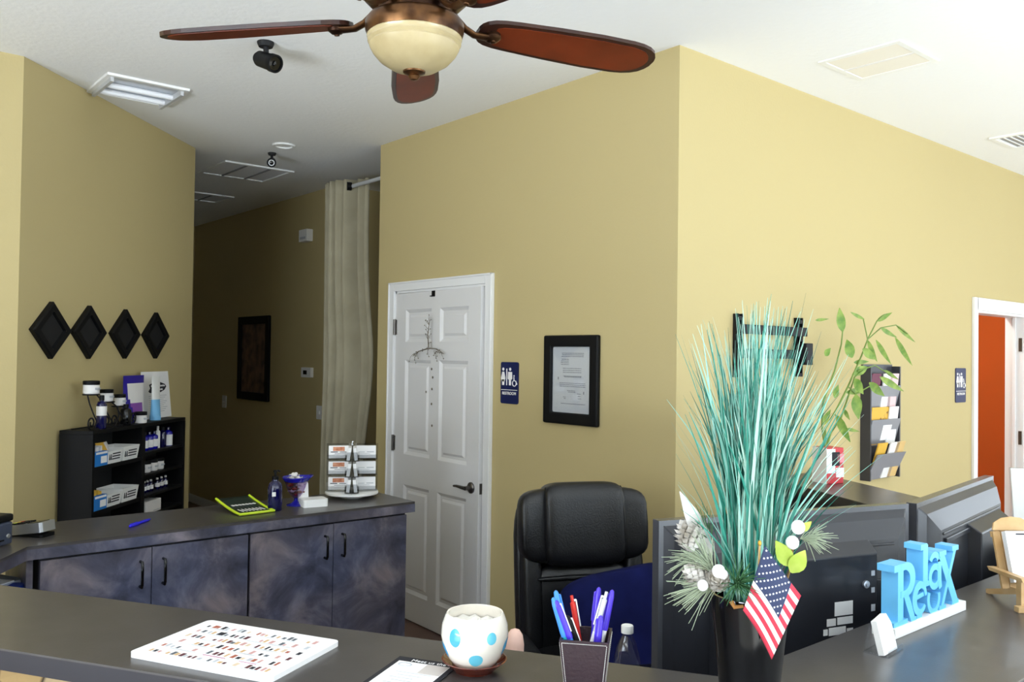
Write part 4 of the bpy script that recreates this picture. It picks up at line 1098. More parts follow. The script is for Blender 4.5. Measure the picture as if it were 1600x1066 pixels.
for k in range(430):
    a = rr.uniform(0, 2*math.pi); r0 = .042*math.sqrt(rr.random())
    base = Vector((r0*math.cos(a), r0*math.sin(a), .15))
    u = rr.gauss(0.012, .062); u = max(-.115, min(.175, u)); v = rr.gauss(0, .06)
    h = rr.uniform(.36, .545) - max(0, abs(u-.01)-.05)*.9
    h = max(h, .22)
    tip = crt*u+camf*v+Vector((0, 0, .15+h))
    if k % 17 == 0:
        tip = crt*rr.choice((-.13, .17, .20, .15))+camf*v+Vector((0, 0, .15+rr.uniform(.2, .42)))
    blade(bl, base, tip, rr.uniform(-.01, .03), rr.uniform(.003, .0064), rr.choices((0, 1, 2, 3), (4, 4, 2, 3))[0])
g = bl.build('grass_blades', M_GRASS, vs_); g['kind'] = 'stuff'
# pine cones, needles, feather, berries, leaves
def cone(b, c, L, r_, axis, mi=0):
    q_ = Vector(axis).normalized().to_track_quat('Z', 'Y').to_matrix().to_4x4(); T = Matrix.Translation(c) @ q_
    b.ball((0, 0, 0), r_*.6, r_*.6, L*.48, 12, T=T)
    n_ = 64
    for k in range(n_):
        t = (k+.5)/n_; a = k*2.39996; z = -L/2+L*t; rad = r_*math.sin(math.pi*(.12+.8*t))**.8
        cx, cy = rad*math.cos(a), rad*math.sin(a); s_ = .008
        tx, ty = -math.sin(a)*s_*.75, math.cos(a)*s_*.75
        kx, ky = math.cos(a), math.sin(a)
        p0_ = (cx*.45, cy*.45, z-.003); p1_ = (cx*.9+tx, cy*.9+ty, z+.001); p2_ = (cx*1.15, cy*1.15, z+.006); p3_ = (cx*.9-tx, cy*.9-ty, z+.001); p4_ = (cx*.85, cy*.85, z-.004)
        b.add([p0_, p1_, p2_, p3_, p4_], [(0, 1, 2), (0, 2, 3), (4, 2, 1), (4, 3, 2), (0, 4, 1), (0, 3, 4)], 0, False, T)
def vloc(x, y, dep=0.0):
    """a spot on the upright plane through the vase, dep metres nearer the lobby"""
    d = CR*((x-800)/FPX)-CU*((y-533)/FPX)+CF
    cd = (VP_-Vector((0, 0, CAM_H))).dot(CF)-dep
    return Vector((0, 0, CAM_H))+d*cd-VP_
for (x, y, L, r_, ax, dp) in ((1078, 838, .05, .024, (-.5, 0, .7), .0), (1092, 900, .048, .022, (-.6, -.4, .4), .04), (1122, 907, .036, .018, (.4, -.6, .3), .06)):
    b = MB(); cone(b, vloc(x, y, dp), L, r_, ax); b.build('pine_cone', M_CONE, vs_)
def sprig(c, direc, n_, L, spread, m, name):
    b = MB(); c = Vector(c); d = Vector(direc).normalized()
    for k in range(n_):
        v = (d+Vector((rr.uniform(-1, 1), rr.uniform(-1, 1), rr.uniform(-1, 1)))*spread).normalized()
        s0 = c+d*rr.uniform(0, L*.35); e = s0+v*L*rr.uniform(.55, 1.0)
        b.tube([tuple(s0), tuple(s0.lerp(e, .5)+Vector((0, 0, .003))), tuple(e)], [.0009, .0008, .0004], 4)
    return b.build(name, m, vs_)
sprig(vloc(1130, 905, .05), crt*-1+Vector((0, 0, -.5)), 70, .085, .55, M_NEED, 'needle_sprig')
sprig(vloc(1120, 900, .05), crt*-.6+Vector((0, 0, .8)), 50, .07, .6, M_NEED, 'needle_sprig')
sprig(vloc(1148, 915, .06), Vector((.1, 0, .2))+camf*-.4, 90, .055, 1.0, M_NEEDG, 'needle_sprig')
sprig(vloc(1112, 850, .0), crt*-.5+Vector((0, 0, 1)), 50, .06, .5, M_NEEDG, 'needle_sprig')
sprig(vloc(1100, 868, .02), crt*-1+Vector((0, 0, -.5)), 36, .06, .6, M_NEED, 'needle_sprig')
sprig(vloc(1250, 842, .03), crt*1+Vector((0, 0, -.1)), 40, .05, .7, M_NEED, 'needle_sprig')
def leafmesh(b, base, tip, w_, nrm, mi=0, n_=6, fold=.15, droop=0):
    base = Vector(base); tip = Vector(tip); ax = tip-base; sd = ax.cross(Vector(nrm)).normalized(); up = sd.cross(ax).normalized()
    vs = []; fs = []
    for i in range(n_+1):
        t = i/n_; ww = w_*math.sin(math.pi*min(1, (t*.96+.02))**.8)*.5
        c = base+ax*t+up*(-droop*4*t*(1-t))
        vs += [tuple(c-sd*ww+up*ww*fold), tuple(c), tuple(c+sd*ww+up*ww*fold), tuple(c-up*.0006)]
    for i in range(n_):
        a = i*4; fs += [(a, a+1, a+5, a+4), (a+1, a+2, a+6, a+5), (a+3, a, a+4, a+7), (a+2, a+3, a+7, a+6)]
    b.add(vs, fs, mi, True)
b = MB(); leafmesh(b, vloc(1112, 868, .01), vloc(1062, 768, .0), .03, camf*-1+Vector((0, 0, .1))); b.build('frosted_leaf', M_FROST, vs_)
for (a_, c_, w_) in (((1236, 885), (1212, 845), .028), ((1236, 895), (1258, 860), .03), ((1250, 830), (1268, 815), .014)):
    b = MB(); leafmesh(b, vloc(*a_, .05), vloc(*c_, .055), w_, camf*-1); b.build('lime_leaf', M_LIME, vs_)
b = MB(); b.tube([tuple(vloc(1222, 930, .03)), tuple(vloc(1236, 885, .05)), tuple(vloc(1240, 840, .05))], .0018, 6); b.build('flower_stem', mat('tan_stem', '#8a6a3c', 0.7), vs_)
for (x, y, r_, dp) in ((1247, 824, .0115, .05), (1238, 848, .011, .055), (1123, 893, .011, .07), (1098, 915, .009, .07), (1130, 898, .008, .075)):
    b = MB(); b.ball(tuple(vloc(x, y, dp)), r_, r_, r_*1.05, 14); b.build('white_bud', M_CARD, vs_)
b = MB(); c_ = vloc(1143, 940, .055); b.tube([tuple(c_), tuple(c_+Vector((.006, .0, -.008))), tuple(c_+Vector((.016, .01, -.006)))], [.004, .0035, .0025], 8); b.build('dried_root', mat('amber_root', '#a8743a', 0.7), vs_)

# small flag leaning on the vase
fo = vloc(1195, 852, .085)+VP_; fh = vloc(1160, 953, .095)+VP_; ft = vloc(1253, 932, .10)+VP_; fb_ = vloc(1205, 1030, .09)+VP_
fg = thing('american_flag', 'small american flag on a gilt-tipped stick tucked into the black vase', 'flag', tuple(fo))
def flagf(u, v):        # u along the fly, v from canton edge to the bottom stripe
    p_ = (fo*(1-u)*(1-v)+ft*u*(1-v)+fh*(1-u)*v+fb_*u*v)-fo
    return tuple(p_-camf*(.010*math.sin(math.pi*u)*math.sin(math.pi*v)+.004*math.sin(5*u+2*v))+camr*.006*math.sin(math.pi*u)*(v-.3))
NUF = 20
b = MB()
b.grid(flagf, NUF, 26, mfn=lambda i, j: 2 if (j < 14 and i < NUF*.75) else (0 if (j//2) % 2 == 0 else 1))
b.build('flag_cloth', [M_RED, M_FWHITE, M_FNAVY], fg, solid=.0008)
b = MB()
for r_ in range(9):
    for c in range(6 if r_ % 2 == 0 else 5):
        u = .75*((c+.5+(.5 if r_ % 2 else 0))/6); v = (14/26)*((r_+.6)/9.2)
        p_ = Vector(flagf(u, v)); du = (Vector(flagf(u+.02, v))-p_).normalized(); dv = (Vector(flagf(u, v+.02))-p_).normalized()
        nn = du.cross(dv).normalized(); nn = nn if nn.dot(camf) < 0 else -nn; dv = nn.cross(du)
        star = []
        for k in range(10):
            rad = .0021 if k % 2 == 0 else .001; a = 2*math.pi*k/10; star.append(tuple(p_+nn*.0009+du*rad*math.cos(a)+dv*rad*math.sin(a)))
        b.add(star+[tuple(p_+nn*.0009)], [(10, k, (k+1) % 10) for k in range(10)], 0, False)
b.build('stars', M_FWHITE, fg)
sb = VP_+Vector((.015, -.005, .10))
tipp = vloc(1187, 852, .084)+VP_-fo
b = MB(); b.tube([tuple(sb-fo), tuple(tipp)], .0017, 8); b.build('stick', M_PINE, fg)
b = MB(); b.ball(tuple(tipp+Vector((0, 0, .003))), .003, .003, .005, 10); b.build('finial', M_GOLD, fg)

# ------------------------------------------------------------------ televisions used as desk monitors
def tv(label, left, right, ztop, H, labels, boxx, rotx=0):
    left = Vector(left); right = Vector(right); W = (right-left).length; c = (left+right)/2
    r = thing('monitor', label, 'monitor', (c.x, c.y, .76), math.atan2(right.y-left.y, right.x-left.x))
    zb = ztop-H-.76; zt = ztop-.76
    def ring(ins, y, l=0, rr_=0, t=0, bt=0): return [(-W/2+ins+l, y, zb+ins+bt), (W/2-ins-rr_, y, zb+ins+bt), (W/2-ins-rr_, y, zt-ins-t), (-W/2+ins+l, y, zt-ins-t)]
    b = MB(); rg = [ring(0, .014), ring(0, -.012)]
    b.add(rg[0]+rg[1], [(0, 1, 5, 4), (1, 2, 6, 5), (2, 3, 7, 6), (3, 0, 4, 7)]); b.add(rg[1]+ring(.012, -.012), [(k, (k+1) % 4, 4+(k+1) % 4, 4+k) for k in range(4)])
    b.add(ring(0, .014)+ring(.016, .014), [((k+1) % 4, k, 4+k, 4+(k+1) % 4) for k in range(4)])
    b.build('bezel', M_TVR, r, bevel=.002)
    MB().box(-W/2+.016, W/2-.016, .008, .0125, zb+.016, zt-.016).build('screen', M_SCREEN, r)
    b = MB(); rs_ = [ring(.012, -.012), ring(.03, -.028), ring(.075, -.05)]
    for A_, B_ in zip(rs_, rs_[1:]): b.add(A_+B_, [(k, (k+1) % 4, 4+(k+1) % 4, 4+k) for k in range(4)])
    b.add(rs_[-1], [(0, 1, 2, 3)])
    b.build('back_shell', M_TV, r, bevel=.003)
    b = MB(); b.box(-W*.36, W*.22, -.056, -.049, zt-.115, zt-.10); b.box(W*.30, W*.35, -.055, -.049, zt-.25, zt-.17); b.box(-W*.38, W*.38, -.053, -.049, zt-.09, zt-.083); b.build('ridge', M_TV, r, bevel=.003)
    x0, x1, zt2 = boxx
    bt_ = zb+.03
    b = MB(); vs = [(x0, -.05, bt_), (x1, -.05, bt_), (x1, -.05, zt2+.025), (x0, -.05, zt2+.025), (x0+.01, -.085, bt_), (x1-.006, -.085, bt_), (x1-.006, -.085, zt2), (x0+.01, -.085, zt2)]
    b.add(vs, [(4, 5, 6, 7), (0, 1, 5, 4), (1, 2, 6, 5), (2, 3, 7, 6), (3, 0, 4, 7)]); o = b.build('input_box', M_TV, r, bevel=.003)
    for (lx0, lx1, lz0, lz1) in labels: MB().box(lx0, lx1, -.0862, -.0848, lz0, lz1).build('sticker', M_CARD, o)
    b = MB(); b.lathe([(.009, 0), (.009, .006), (.004, .0065), (.004, .009), (0, .009)], n=14, T=TR(x1-.045, -.085, zt2-.07, rx=90)); b.build('jack', M_SILV, o)
    for k, (h_, w_) in enumerate(((.012, .01), (.012, .01), (.016, .012), (.022, .010), (.03, .012), (.012, .01))):
        MB().box(x1-.026, x1-.026+w_, -.0862, -.0848, zt2-.04-k*.04-h_, zt2-.04-k*.04).build('port', M_GREYP, o)
    b = MB(); b.box(-.05, .05, -.035, .015, .01, zb+.03); b.build('stand_neck', M_BLACK, r, bevel=.004)
    b = MB(); b.prism(rrect(W*.5, .2, .04), 0, .012); b.build('stand_base', M_BLKGL, r, bevel=.003)
    return r
tv('dark television monitor backing onto the counter behind the grass vase', (-1.27, 1.50), (-1.043, 2.205), 1.292, .44, [(.063, .117, .298, .33), (.071, .117, .277, .294), (.04, .066, .276, .293), (.046, .096, .254, .272), (.03, .042, .256, .270), (.1, .118, .256, .266)], (-.26, .2, .435))
tv('dark television monitor further back, behind the blue sign', (-1.052, 2.262), (-1.155, 3.03), 1.285, .44, [(.20, .225, .29, .325), (.235, .262, .30, .33), (.20, .262, .262, .283), (.205, .25, .238, .254)], (-.06, .29, .41))

# ------------------------------------------------------------------ RELAX sign, card stand, little wooden chair, white sign
rx = thing('relax_sign', 'light blue wooden sign of letters spelling Relax on a white base', 'sign', (-.868, 1.80, LT), R(90))
MB().box(-.005, .345, 0, .052, 0, .022).build('base', M_WHITE, rx, bevel=.0015)
def stroke_letters():
    cnt = [0]
    def ribbon(b, pts, ws, y0=.006, y1=.042):
        cnt[0] += 1; y0 = y0-.00035*(cnt[0] % 7); y1 = y1+.00035*(cnt[0] % 7); ws = [q*1.22 for q in ws] if isinstance(ws, (list, tuple)) else ws*1.22
        pts = [Vector((p[0], 0, p[1])) for p in pts]; N = len(pts); L = []; Rr = []
        for i in range(N):
            d = (pts[min(i+1, N-1)]-pts[max(i-1, 0)]).normalized(); n_ = Vector((-d.z, 0, d.x)); w_ = ws[i] if isinstance(ws, (list, tuple)) else ws
            L.append(pts[i]+n_*w_/2); Rr.append(pts[i]-n_*w_/2)
        vs = [(p.x, y0, p.z) for p in L]+[(p.x, y0, p.z) for p in Rr]+[(p.x, y1, p.z) for p in L]+[(p.x, y1, p.z) for p in Rr]
        fs = []
        for i in range(N-1):
            a, c, e, g_ = i, N+i, 2*N+i, 3*N+i
            fs += [(a, a+1, c+1, c)[::-1], (e, e+1, g_+1, g_), (a, e, e+1, a+1)[::-1], (c, c+1, g_+1, g_)[::-1]]
        fs += [(0, N, 3*N, 2*N), (N-1, 3*N-1, 4*N-1, 2*N-1)]
        b.add(vs, fs, 0, False)
    def arc(cx, cz, rx_, rz_, a0, a1, n_=16): return [(cx+rx_*math.cos(R(a0+(a1-a0)*k/n_)), cz+rz_*math.sin(R(a0+(a1-a0)*k/n_))) for k in range(n_+1)]
    z = .02
    # R
    b = MB(); ribbon(b, [(.03, z), (.03, z+.13)], .020); ribbon(b, [(.0, z+.005), (.062, z+.005)][:2], .011); ribbon(b, [(.0, z+.125), (.045, z+.125)], .012)
    ribbon(b, [(.03, z+.124)]+arc(.05, z+.096, .033, .029, 90, -90)+[(.03, z+.067)], [.011]+[.012+.008*math.sin(math.pi*k/16) for k in range(17)]+[.011])
    ribbon(b, [(.048, z+.068), (.066, z+.04), (.086, z+.004), (.1, z+.004)], [.014, .017, .015, .010]); b.build('letter_r', M_RELAX, rx)
    # e
    b = MB(); ribbon(b, arc(.118, z+.045, .027, .03, 5, 325, 24), [.007]+[.009+.008*math.sin(math.pi*k/24)**2 for k in range(1, 24)]+[.007]); ribbon(b, [(.094, z+.047), (.144, z+.052)], .008)
    ribbon(b, [(.118, z), (.118, z+.018)], .02); b.build('letter_e', M_RELAX, rx)
    # l
    b = MB(); ribbon(b, [(.145, z+.075), (.145, z+.158)], .019); ribbon(b, [(.122, z+.155), (.152, z+.155)], .010); ribbon(b, [(.125, z+.072), (.165, z+.072)], .009); b.build('letter_l', M_RELAX, rx)
    # a
    b = MB(); ribbon(b, arc(.190, z+.082, .024, .022, 30, 330, 20), .012); ribbon(b, [(.218, z+.052), (.212, z+.07), (.212, z+.112)], [.012, .016, .015]); ribbon(b, [(.212, z+.112)]+arc(.192, z+.112, .021, .018, 0, 160, 10), .011)
    ribbon(b, arc(.188, z+.034, .027, .030, 150, 375, 16), .010); b.build('letter_a', M_RELAX, rx)
    # x
    b = MB(); ribbon(b, [(.225, z+.125), (.30, z+.006)], .020); ribbon(b, [(.295, z+.13), (.228, z+.006)], .010)
    ribbon(b, [(.212, z+.128), (.248, z+.128)], .009); ribbon(b, [(.278, z+.132), (.312, z+.132)], .009); ribbon(b, [(.212, z+.005), (.246, z+.005)], .009); ribbon(b, [(.282, z+.005), (.318, z+.005)], .009); b.build('letter_x', M_RELAX, rx)
stroke_letters()
cs = thing('card_stand', 'small white card stand on the counter before the blue sign', 'card holder', (-.845, 1.705, LT), R(95))
b = MB(TR(rx=-14)); b.prism([(-.033, 0), (.033, 0), (.033, .05), (.018, .072), (-.033, .066)], 0, .012, T=UP); b.build('cards', M_PAPER, cs)
b = MB(); b.box(-.036, .036, -.02, .03, 0, .003); b.box(-.036, .036, -.022, -.02, 0, .014); b.add([(-.034, .0, 0), (.034, .0, 0), (.034, .018, .06), (-.034, .018, .06), (-.034, .03, 0), (.034, .03, 0)], [(0, 1, 2, 3), (5, 4, 3, 2), (0, 3, 4), (1, 5, 2)]); b.build('holder', M_CLEAR, cs)

ad = thing('adirondack_card_holder', 'miniature wooden garden chair holding white cards on the counter', 'card holder', (-.80, 2.335, LT), R(52)); ad.scale = (.85, .85, .85)
def bar(b, p, q, w_, t_):
    p, q = Vector(p), Vector(q); d = (q-p); L = d.length; qt = d.normalized().to_track_quat('Z', 'Y').to_matrix().to_4x4()
    b.box(-w_/2, w_/2, -t_/2, t_/2, 0, L, T=Matrix.Translation(p) @ qt)
AT = TR(0, .03, .03, rx=-18)
for k in range(5):
    x = -.048+k*.024; top = .19-.02*((k-2)/2)**2*1.2
    b = MB(AT); b.prism([(x-.011, 0), (x+.011, 0), (x+.011, top-.006*abs(k-1.5 > 0)), (x, top+.004), (x-.011, top-.003)], -.004, .004, T=UP); b.build('back_slat', M_PINE, ad, bevel=.001)
b = MB(AT); b.box(-.06, .06, .004, .010, .05, .066); b.box(-.06, .06, .004, .010, .15, .166); b.build('back_rail', M_PINE, ad)
b = MB(AT); b.prism([(-.062, .168), (.062, .168), (.055, .19), (.03, .204), (0, .208), (-.03, .204), (-.055, .19)], .005, .011, T=UP); b.build('crest', M_PINE, ad, bevel=.001)
for sx in (-1, 1):
    b = MB(); b.prism([(-.10, .082), (.06, .078), (.07, .088), (-.09, .092)], 0, .02, T=TR(sx*.07-.01, 0, 0) @ Matrix(((0, 0, 1, 0), (1, 0, 0, 0), (0, 1, 0, 0), (0, 0, 0, 1)))); b.build('arm', M_PINE, ad, bevel=.0015)
    b = MB(); b.box(sx*.07-.006, sx*.07+.006, -.085, -.062, 0, .083); b.build('front_leg', M_PINE, ad, bevel=.001)
    b = MB(); b.prism([(-.08, .045), (.09, 0), (.105, 0), (.105, .012), (-.08, .062)], 0, .008, T=TR(sx*.058-.004, 0, 0) @ Matrix(((0, 0, 1, 0), (1, 0, 0, 0), (0, 1, 0, 0), (0, 0, 0, 1)))); b.build('rear_leg', M_PINE, ad)
for k in range(3):
    b = MB(); b.box(-.056, .056, -.085+k*.03, -.060+k*.03, .058-k*.008, .064-k*.008); b.build('seat_slat', M_PINE, ad, bevel=.001)
b = MB(); b.box(-.095, .095, -.105, -.082, 0, .016); b.build('foot_bar', M_PINE, ad, bevel=.002)
cdk = thing('business_card_stack', 'white cards stacked upright in the miniature wooden chair', 'business cards', (-.80, 2.335, LT), R(52))
cdk.scale = (.85, .85, .85)
b = MB(TR(0, -.004, .058, rx=-18)); b.box(-.05, .05, -.010, .010, 0, .145); b.build('cards', M_PAPER, cdk, bevel=.001)
b = MB(TR(0, -.004, .058, rx=-18)); b.box(-.02, .045, -.0106, -.0101, .134, .138); b.build('print', M_INK, cdk)
ws = thing('acrylic_sign', 'large white sign sheet standing on the counter at the right edge', 'sign', (-.852, 2.708, LT), R(45))
b = MB(TR(rx=-8)); b.box(-.11, .11, -.002, .002, .004, .29); b.build('sheet', M_PAPER, ws)
b = MB(TR(rx=-8)); b.box(-.112, .112, -.005, -.003, 0, .292); b.box(-.112, .112, .003, .005, 0, .292); b.build('holder', M_CLEAR, ws)
b = MB(); b.box(-.112, .112, -.005, .09, 0, .003); b.build('foot', M_CLEAR, ws)

# ------------------------------------------------------------------ office chair and navy cushion
chp = Vector((-2.312, 2.392, 0)); CHR = math.atan2(-.48, 1.0)+R(90)   # local -y faces the desks
oc = thing('office_chair', 'black leather high-back executive chair behind the front counter', 'office chair', chp, CHR)
LEAN = TR(0, .16, .342, rx=-9)
def cush(w_, t_, h_, curve, c=(0, 0, 0), e=.45, n=32, T=None, taper=0, pinch=0):
    b = MB(T); b.ball((0, 0, 0), w_/2, t_/2, h_/2, n, e=e)
    b.v = [tuple(Vector((x*(1-taper*(z/h_+.5)), y-curve*(x/(w_/2))**2, z))+Vector(c)) for (x, y, z) in [(Vector(v)) for v in b.v]] if T is None else b.v
    return b
def put(b, T): b.v = [tuple(T @ Vector(v)) for v in b.v]; return b
put(cush(.53, .10, .80, .05, (0, .045, .37), e=.35), LEAN).build('back_shell', M_LEATH, oc)
put(cush(.42, .11, .50, .03, (0, -.02, .24), e=.4), LEAN).build('back_cushion', M_LEATH, oc)
for sx in (-1, 1): put(cush(.085, .14, .60, 0, (sx*.215, -.03, .30), e=.5), LEAN).build('side_bolster', M_LEATH, oc)
put(cush(.535, .13, .295, .055, (0, -.035, .635), e=.38), LEAN).build('headrest_wing', M_LEATH, oc)
put(cush(.345, .17, .335, .02, (0.0, -.055, .638), e=.36), LEAN).build('headrest_pad', M_LEATH, oc)
for sx in (-1, 1):
    b = MB(); pts = [(sx*.158, -.062-.083*math.sin(R(a))**.5, .638+.152*math.cos(R(a))) for a in range(18, 163, 8)]
    b.tube(pts, .004, 8); put(b, LEAN).build('piping', M_LEATH, oc)
put(cush(.40, .05, .02, .03, (0, -.068, .43), e=.6), LEAN).build('seam_roll', M_LEATH, oc)
b = cush(.54, .54, .13, 0, (0, -.08, .47), e=.45); b.build('seat', M_LEATH, oc)
for sx in (-1, 1):
    b = MB(); b.tube([(sx*.29, .10, .46), (sx*.30, .10, .51), (sx*.30, .06, .56), (sx*.30, -.16, .56), (sx*.30, -.22, .53), (sx*.29, -.20, .46), (sx*.26, -.16, .42)], .022, 12); b.build('arm_frame', M_BLKMAT, oc)
    b = cush(.075, .30, .05, 0, (sx*.30, -.05, .58), e=.5); b.build('armrest', M_LEATH, oc)
b = MB(); b.tube([(0, 0, .1), (0, 0, .41)], .03, 16); b.build('gas_lift', M_BLKMAT, oc)
for k in range(5):
    a = 2*math.pi*k/5+.3
    b = MB(); b.tube([(0, 0, .13), (.15*math.cos(a), .15*math.sin(a), .115), (.31*math.cos(a), .31*math.sin(a), .085)], [.035, .028, .02], 10); lg = b.build('base_leg', M_BLKMAT, oc)
    b = MB(); x, y = .30*math.cos(a), .30*math.sin(a); b.lathe([(.0, -.012), (.026, -.012), (.03, -.006), (.03, .006), (.026, .012), (0, .012)], n=18, T=TR(x, y, .03, rx=90, rz=math.degrees(a))); b.tube([(x, y, .05), (x, y, .09)], .008, 8); b.build('caster', M_BLACK, lg)
nv = thing('cushion', 'navy blue cushion propped against the office chair back', 'cushion', chp, CHR)
b = MB(); b.ball((0, 0, 0), .25, .07, .22, 40, e=.42)
NT = TR(.10, -.075, .635, rx=-12, ry=-9)
b.v = [tuple(NT @ (Vector(v)+Vector((0, .010*noise.noise(Vector(v)*14)+.008*math.sin(v[0]*26+v[2]*14), .0)))) for v in b.v]
b.build('cover', M_NAVY, nv)

# ------------------------------------------------------------------ wall_right: bracket, magazine rack, plant
br = thing('tv_wall_bracket', 'empty black tv wall bracket behind the grass', 'wall bracket', (XB, 3.70, 1.60), R(90))
for x in (-.265, .255):
    b = MB(); b.box(x-.012, x-.006, -.03, 0, -.03, .27); b.box(x+.02, x+.026, -.03, 0, -.03, .27); b.box(x-.012, x+.026, -.004, 0, -.03, .27)
    for k in range(7): b.box(x-.012, x+.026, -.03, -.024, -.03+k*.045, -.012+k*.045)
    b.build('rail', M_IRON, br)
for z in (.175, .06):
    b = MB(); b.box(-.28, .29, -.05, -.032, z, z+.045); b.build('crossbar', M_IRON, br, bevel=.002)
b = MB(); b.box(.225, .285, -.085, -.05, .03, .14); b.build('tilt_plate', M_IRON, br, bevel=.003)

mr = thing('magazine_rack', 'grey four-pocket magazine rack hung on the bright wall', 'magazine rack', (XB, 4.80, .985), R(90))
MB().box(-.17, .17, -.012, 0, 0, .65).build('back_panel', M_DKRACK, mr)
for sx in (-1, 1): MB().box(sx*.17-.006, sx*.17+.006, -.06, 0, 0, .64).build('side_panel', M_DKRACK, mr)
pz = [0.0, .19, .38]
for k, z in enumerate(pz):
    b = MB(); ly = -.10 if k == 0 else -.068; b.add([(-.165, -.03, z), (.165, -.03, z), (.165, ly, z+.15), (-.165, ly, z+.15), (-.165, -.024, z), (.165, -.024, z), (.165, ly+.006, z+.15), (-.165, ly+.006, z+.15)], [(0, 1, 2, 3), (7, 6, 5, 4), (3, 2, 6, 7), (1, 5, 6, 2), (0, 3, 7, 4), (4, 5, 1, 0)]); b.add([(-.165, -.024, z), (.165, -.024, z), (.165, -.0, z), (-.165, 0, z)], [(0, 1, 2, 3), (3, 2, 1, 0)]); b.build('pocket', M_GREYRACK, mr)
bro = [(0, -.09, M_YELL, 'yellow and white'), (0, .03, M_CARD, 'white'), (0, .10, mat('brochure_tan', '#dcb878', 0.6), 'tan'), (1, -.10, M_YELL, 'yellow spined'), (1, .0, mat('brochure_brown', '#8a5a2c', 0.5, noise2='#e0b040', nscale=25, lo=.45, hi=.5), 'brown and yellow patterned'), (1, .09, M_PAPER, 'white topped'), (2, -.10, mat('brochure_plum', '#6a2440', 0.5), 'plum'), (2, .02, M_PAPER, 'white'), (2, .09, mat('brochure_rose', '#e4c3c4', 0.6), 'pale rose')]
pn = ['bottom', 'middle', 'top']
for (k, x, m, cn) in bro:
    o = thing('brochure', '%s brochure in the %s pocket of the magazine rack' % (cn, pn[k]), 'brochure', (XB, 4.80, .985), R(90), 'brochures in the magazine rack')
    b = MB(TR(x, -.028-.010*(x > 0), pz[k]+.006, rx=17 if k == 0 else 7)); b.box(-.052, .052, -.004, .004, 0, .215); b.build('cover', m, o, bevel=.001)
b = MB(TR(.02, -.03, .19, rx=14.2)); b.box(-.05, .05, -.0025, -.0008, .03, .12)
tag(b.build('note_card', M_PAPER, loc=(XB, 4.80, .985), rotz=R(90)), 'white note stuck on the middle pocket of the magazine rack', 'note')

bp_ = Vector((-2.19, 3.84, LT))
bpot = thing('planter_box', 'red and white patterned square planter at the back counter end', 'planter', bp_, R(70))
b = MB(); b.box(-.05, .05, -.05, .05, 0, .17); b.build('box', [mat('planter_red', '#c8343c', 0.4)], bpot, bevel=.003)
b = MB(); b.box(-.051, .0, -.0515, -.05, .05, .165); b.box(.005, .051, -.0515, -.05, .03, .075); b.box(-.0515, -.05, -.05, .05, .0, .17); b.build('white_panel', M_CARD, bpot)
b = MB(); b.box(-.02, .025, -.0525, -.0515, .085, .15); b.build('dark_figure', M_INK, bpot)
b = MB(); b.box(.012, .05, -.0525, -.0515, .10, .14); b.build('rose_panel', mat('planter_rose', '#e08a94', 0.4), bpot)
bam = thing('bamboo_plant', 'leafy green lucky bamboo rising from the red and white planter', 'plant', bp_+Vector((0, 0, .12)))
def bl_(cx, cy, off=0): return at(1250+cx/3.331, 460+cy/3.331, 0, -2.17+off)-bp_-Vector((0, 0, .12))
b = MB()
for pts in ([(135, 790), (130, 700), (190, 600), (250, 480), (320, 320), (352, 235), (400, 140), (440, 105)], [(140, 790), (160, 720), (215, 640), (285, 430), (350, 380)], [(130, 790), (115, 690), (120, 560), (180, 400), (215, 260), (222, 190)], [(352, 235), (420, 175), (500, 160), (560, 205)], [(352, 235), (330, 130)], [(300, 400), (390, 370), (470, 420)], [(250, 480), (290, 520), (360, 480)], [(180, 620), (195, 650)]):
    b.tube([tuple(bl_(*q_)) for q_ in pts], [.006*(1-.6*i/len(pts)) if len(pts) > 4 else .003 for i in range(len(pts))], 7)
b.build('stalks', M_STEM, bam)
b = MB()
for (a_, c_, w_, o_) in (((222, 195), (205, 70), .03, 0), ((272, 330), (243, 235), .034, .05), ((335, 130), (262, 92), .012, 0), ((400, 140), (480, 95), .018, 0), ((420, 175), (505, 225), .016, .03), ((500, 160), (600, 250), .016, 0), ((495, 225), (585, 372), .02, 0), ((395, 238), (475, 365), .018, .03), ((352, 240), (402, 352), .018, 0), ((325, 285), (398, 340), .028, .06), ((440, 395), (515, 445), .014, 0), ((415, 430), (540, 505), .024, .05), ((360, 460), (440, 530), .03, 0), ((280, 355), (360, 350), .016, 0), ((350, 380), (270, 420), .03, 0), ((285, 440), (330, 520), .03, .04), ((330, 500), (235, 512), .022, 0), ((290, 520), (305, 650), .036, .05), ((190, 630), (262, 770), .028, .05), ((130, 320), (160, 280), .02, 0), ((80, 135), (150, 128), .01, 0), ((180, 540), (200, 470), .02, 0), ((230, 600), (260, 655), .014, 0), ((120, 680), (160, 600), .02, 0), ((240, 700), (310, 715), .012, 0)):
    leafmesh(b, bl_(*a_, o_), bl_(*c_, o_), w_*1.5, -camf, droop=.006)
b.build('foliage', M_LEAF, bam)

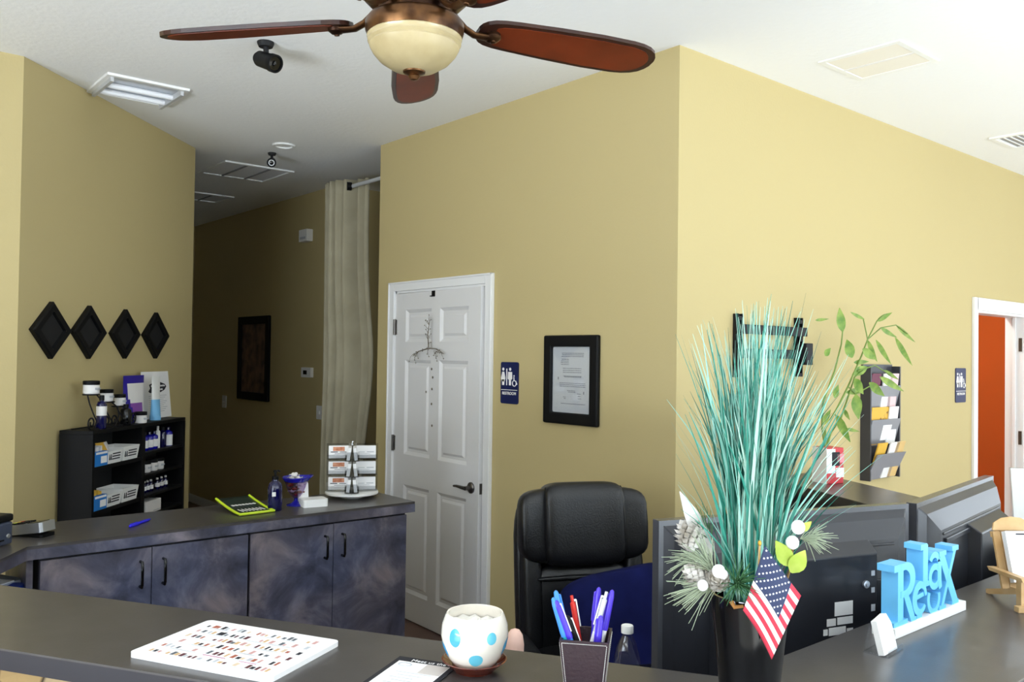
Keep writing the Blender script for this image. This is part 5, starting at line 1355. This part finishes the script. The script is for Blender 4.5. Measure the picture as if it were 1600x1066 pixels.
# ------------------------------------------------------------------ dim hall
pf = thing('framed_picture', 'dark framed tall picture on the dim hall wall', 'picture frame', (-7.94, YH, 1.197))
b = MB(); b.frame(.71, .806, .075, -.03, 0); b.build('frame', M_BLACK, pf, bevel=.008)
MB().box(-.285, .285, -.012, -.006, .07, .736).build('print', M_PICT, pf)
def plate(name, label, x, z, w_, h_, t_, cat, part, extra=None):
    r = thing(name, label, cat, (x, YH, z))
    b = MB(UP); b.prism(rrect(w_, h_, .008, cy=h_/2), 0, t_); b.build(part, M_WHITE, r, bevel=.002)
    return r
r_ = plate('thermostat', 'white thermostat on the hall wall left of the curtain', -6.818, 1.447, .17, .085, .03, 'thermostat', 'case'); MB().box(-.045, .02, -.032, -.029, .025, .06).build('display', M_BLKGL, r_)
r_ = plate('light_switch', 'double light switch plate below the thermostat', -6.568, 1.099, .17, .115, .008, 'light switch', 'plate')
for x in (-.03, .03): MB().box(x-.008, x+.008, -.018, -.007, .045, .07).build('toggle', M_WHITE, r_)
r_ = plate('light_switch', 'single light switch plate left of the framed picture', -8.66, 1.085, .10, .125, .008, 'light switch', 'plate'); MB().box(-.008, .008, -.018, -.007, .05, .075).build('toggle', M_WHITE, r_)
r_ = thing('door_chime', 'small white chime box high on the hall wall', 'chime', (-6.86, YH, 2.62)); MB().box(-.075, .075, -.06, 0, 0, .105).build('case', M_WHITE, r_, bevel=.004); MB().box(-.05, .05, -.062, -.06, .02, .04).build('grille', M_GREYP, r_)
# curtain and rod
ZR = 2.862; YC = 3.10
rod = thing('curtain_rod', 'bronze curtain rod across the opening beside the restroom wall', 'curtain rod', (0, 0, 0))
b = MB(); b.tube([(AL-.002, YC, ZR), (-5.74, YC, ZR)], .014, 12); b.build('rod', M_LGREY, rod)
b = MB(); b.tube([(AL-.012, YC, ZR), (AL-.001, YC, ZR)], .03, 16); b.build('wall_flange', M_LGREY, rod)
cur = thing('curtain', 'pale sheer curtain gathered at the hall opening', 'curtain', (0, 0, 0))
def curf(u, v):
    z = ZR+.05-v*(ZR+.05-.05)
    x0, x1 = -5.79, -5.35+.10*math.exp(-((v-.46)/.16)**2)-.05*max(0, v-.62)/.38
    x = x0+(x1-x0)*u
    y = YC+.026*math.sin(2*math.pi*6*u)+.008*math.sin(2*math.pi*2.3*u+2.5*v)+(-.055 if u < .58 else -.055+.11*min(1, (u-.58)/.1))
    return (x, y, z)
b = MB(); b.grid(curf, 66, 40); b.build('cloth', M_CURT, cur, solid=.003)
MB().tube([(-5.51, YC-.03, ZR), (-5.50, YC+.0, ZR)], .03, 14).build('grommet', M_BLACK, cur)
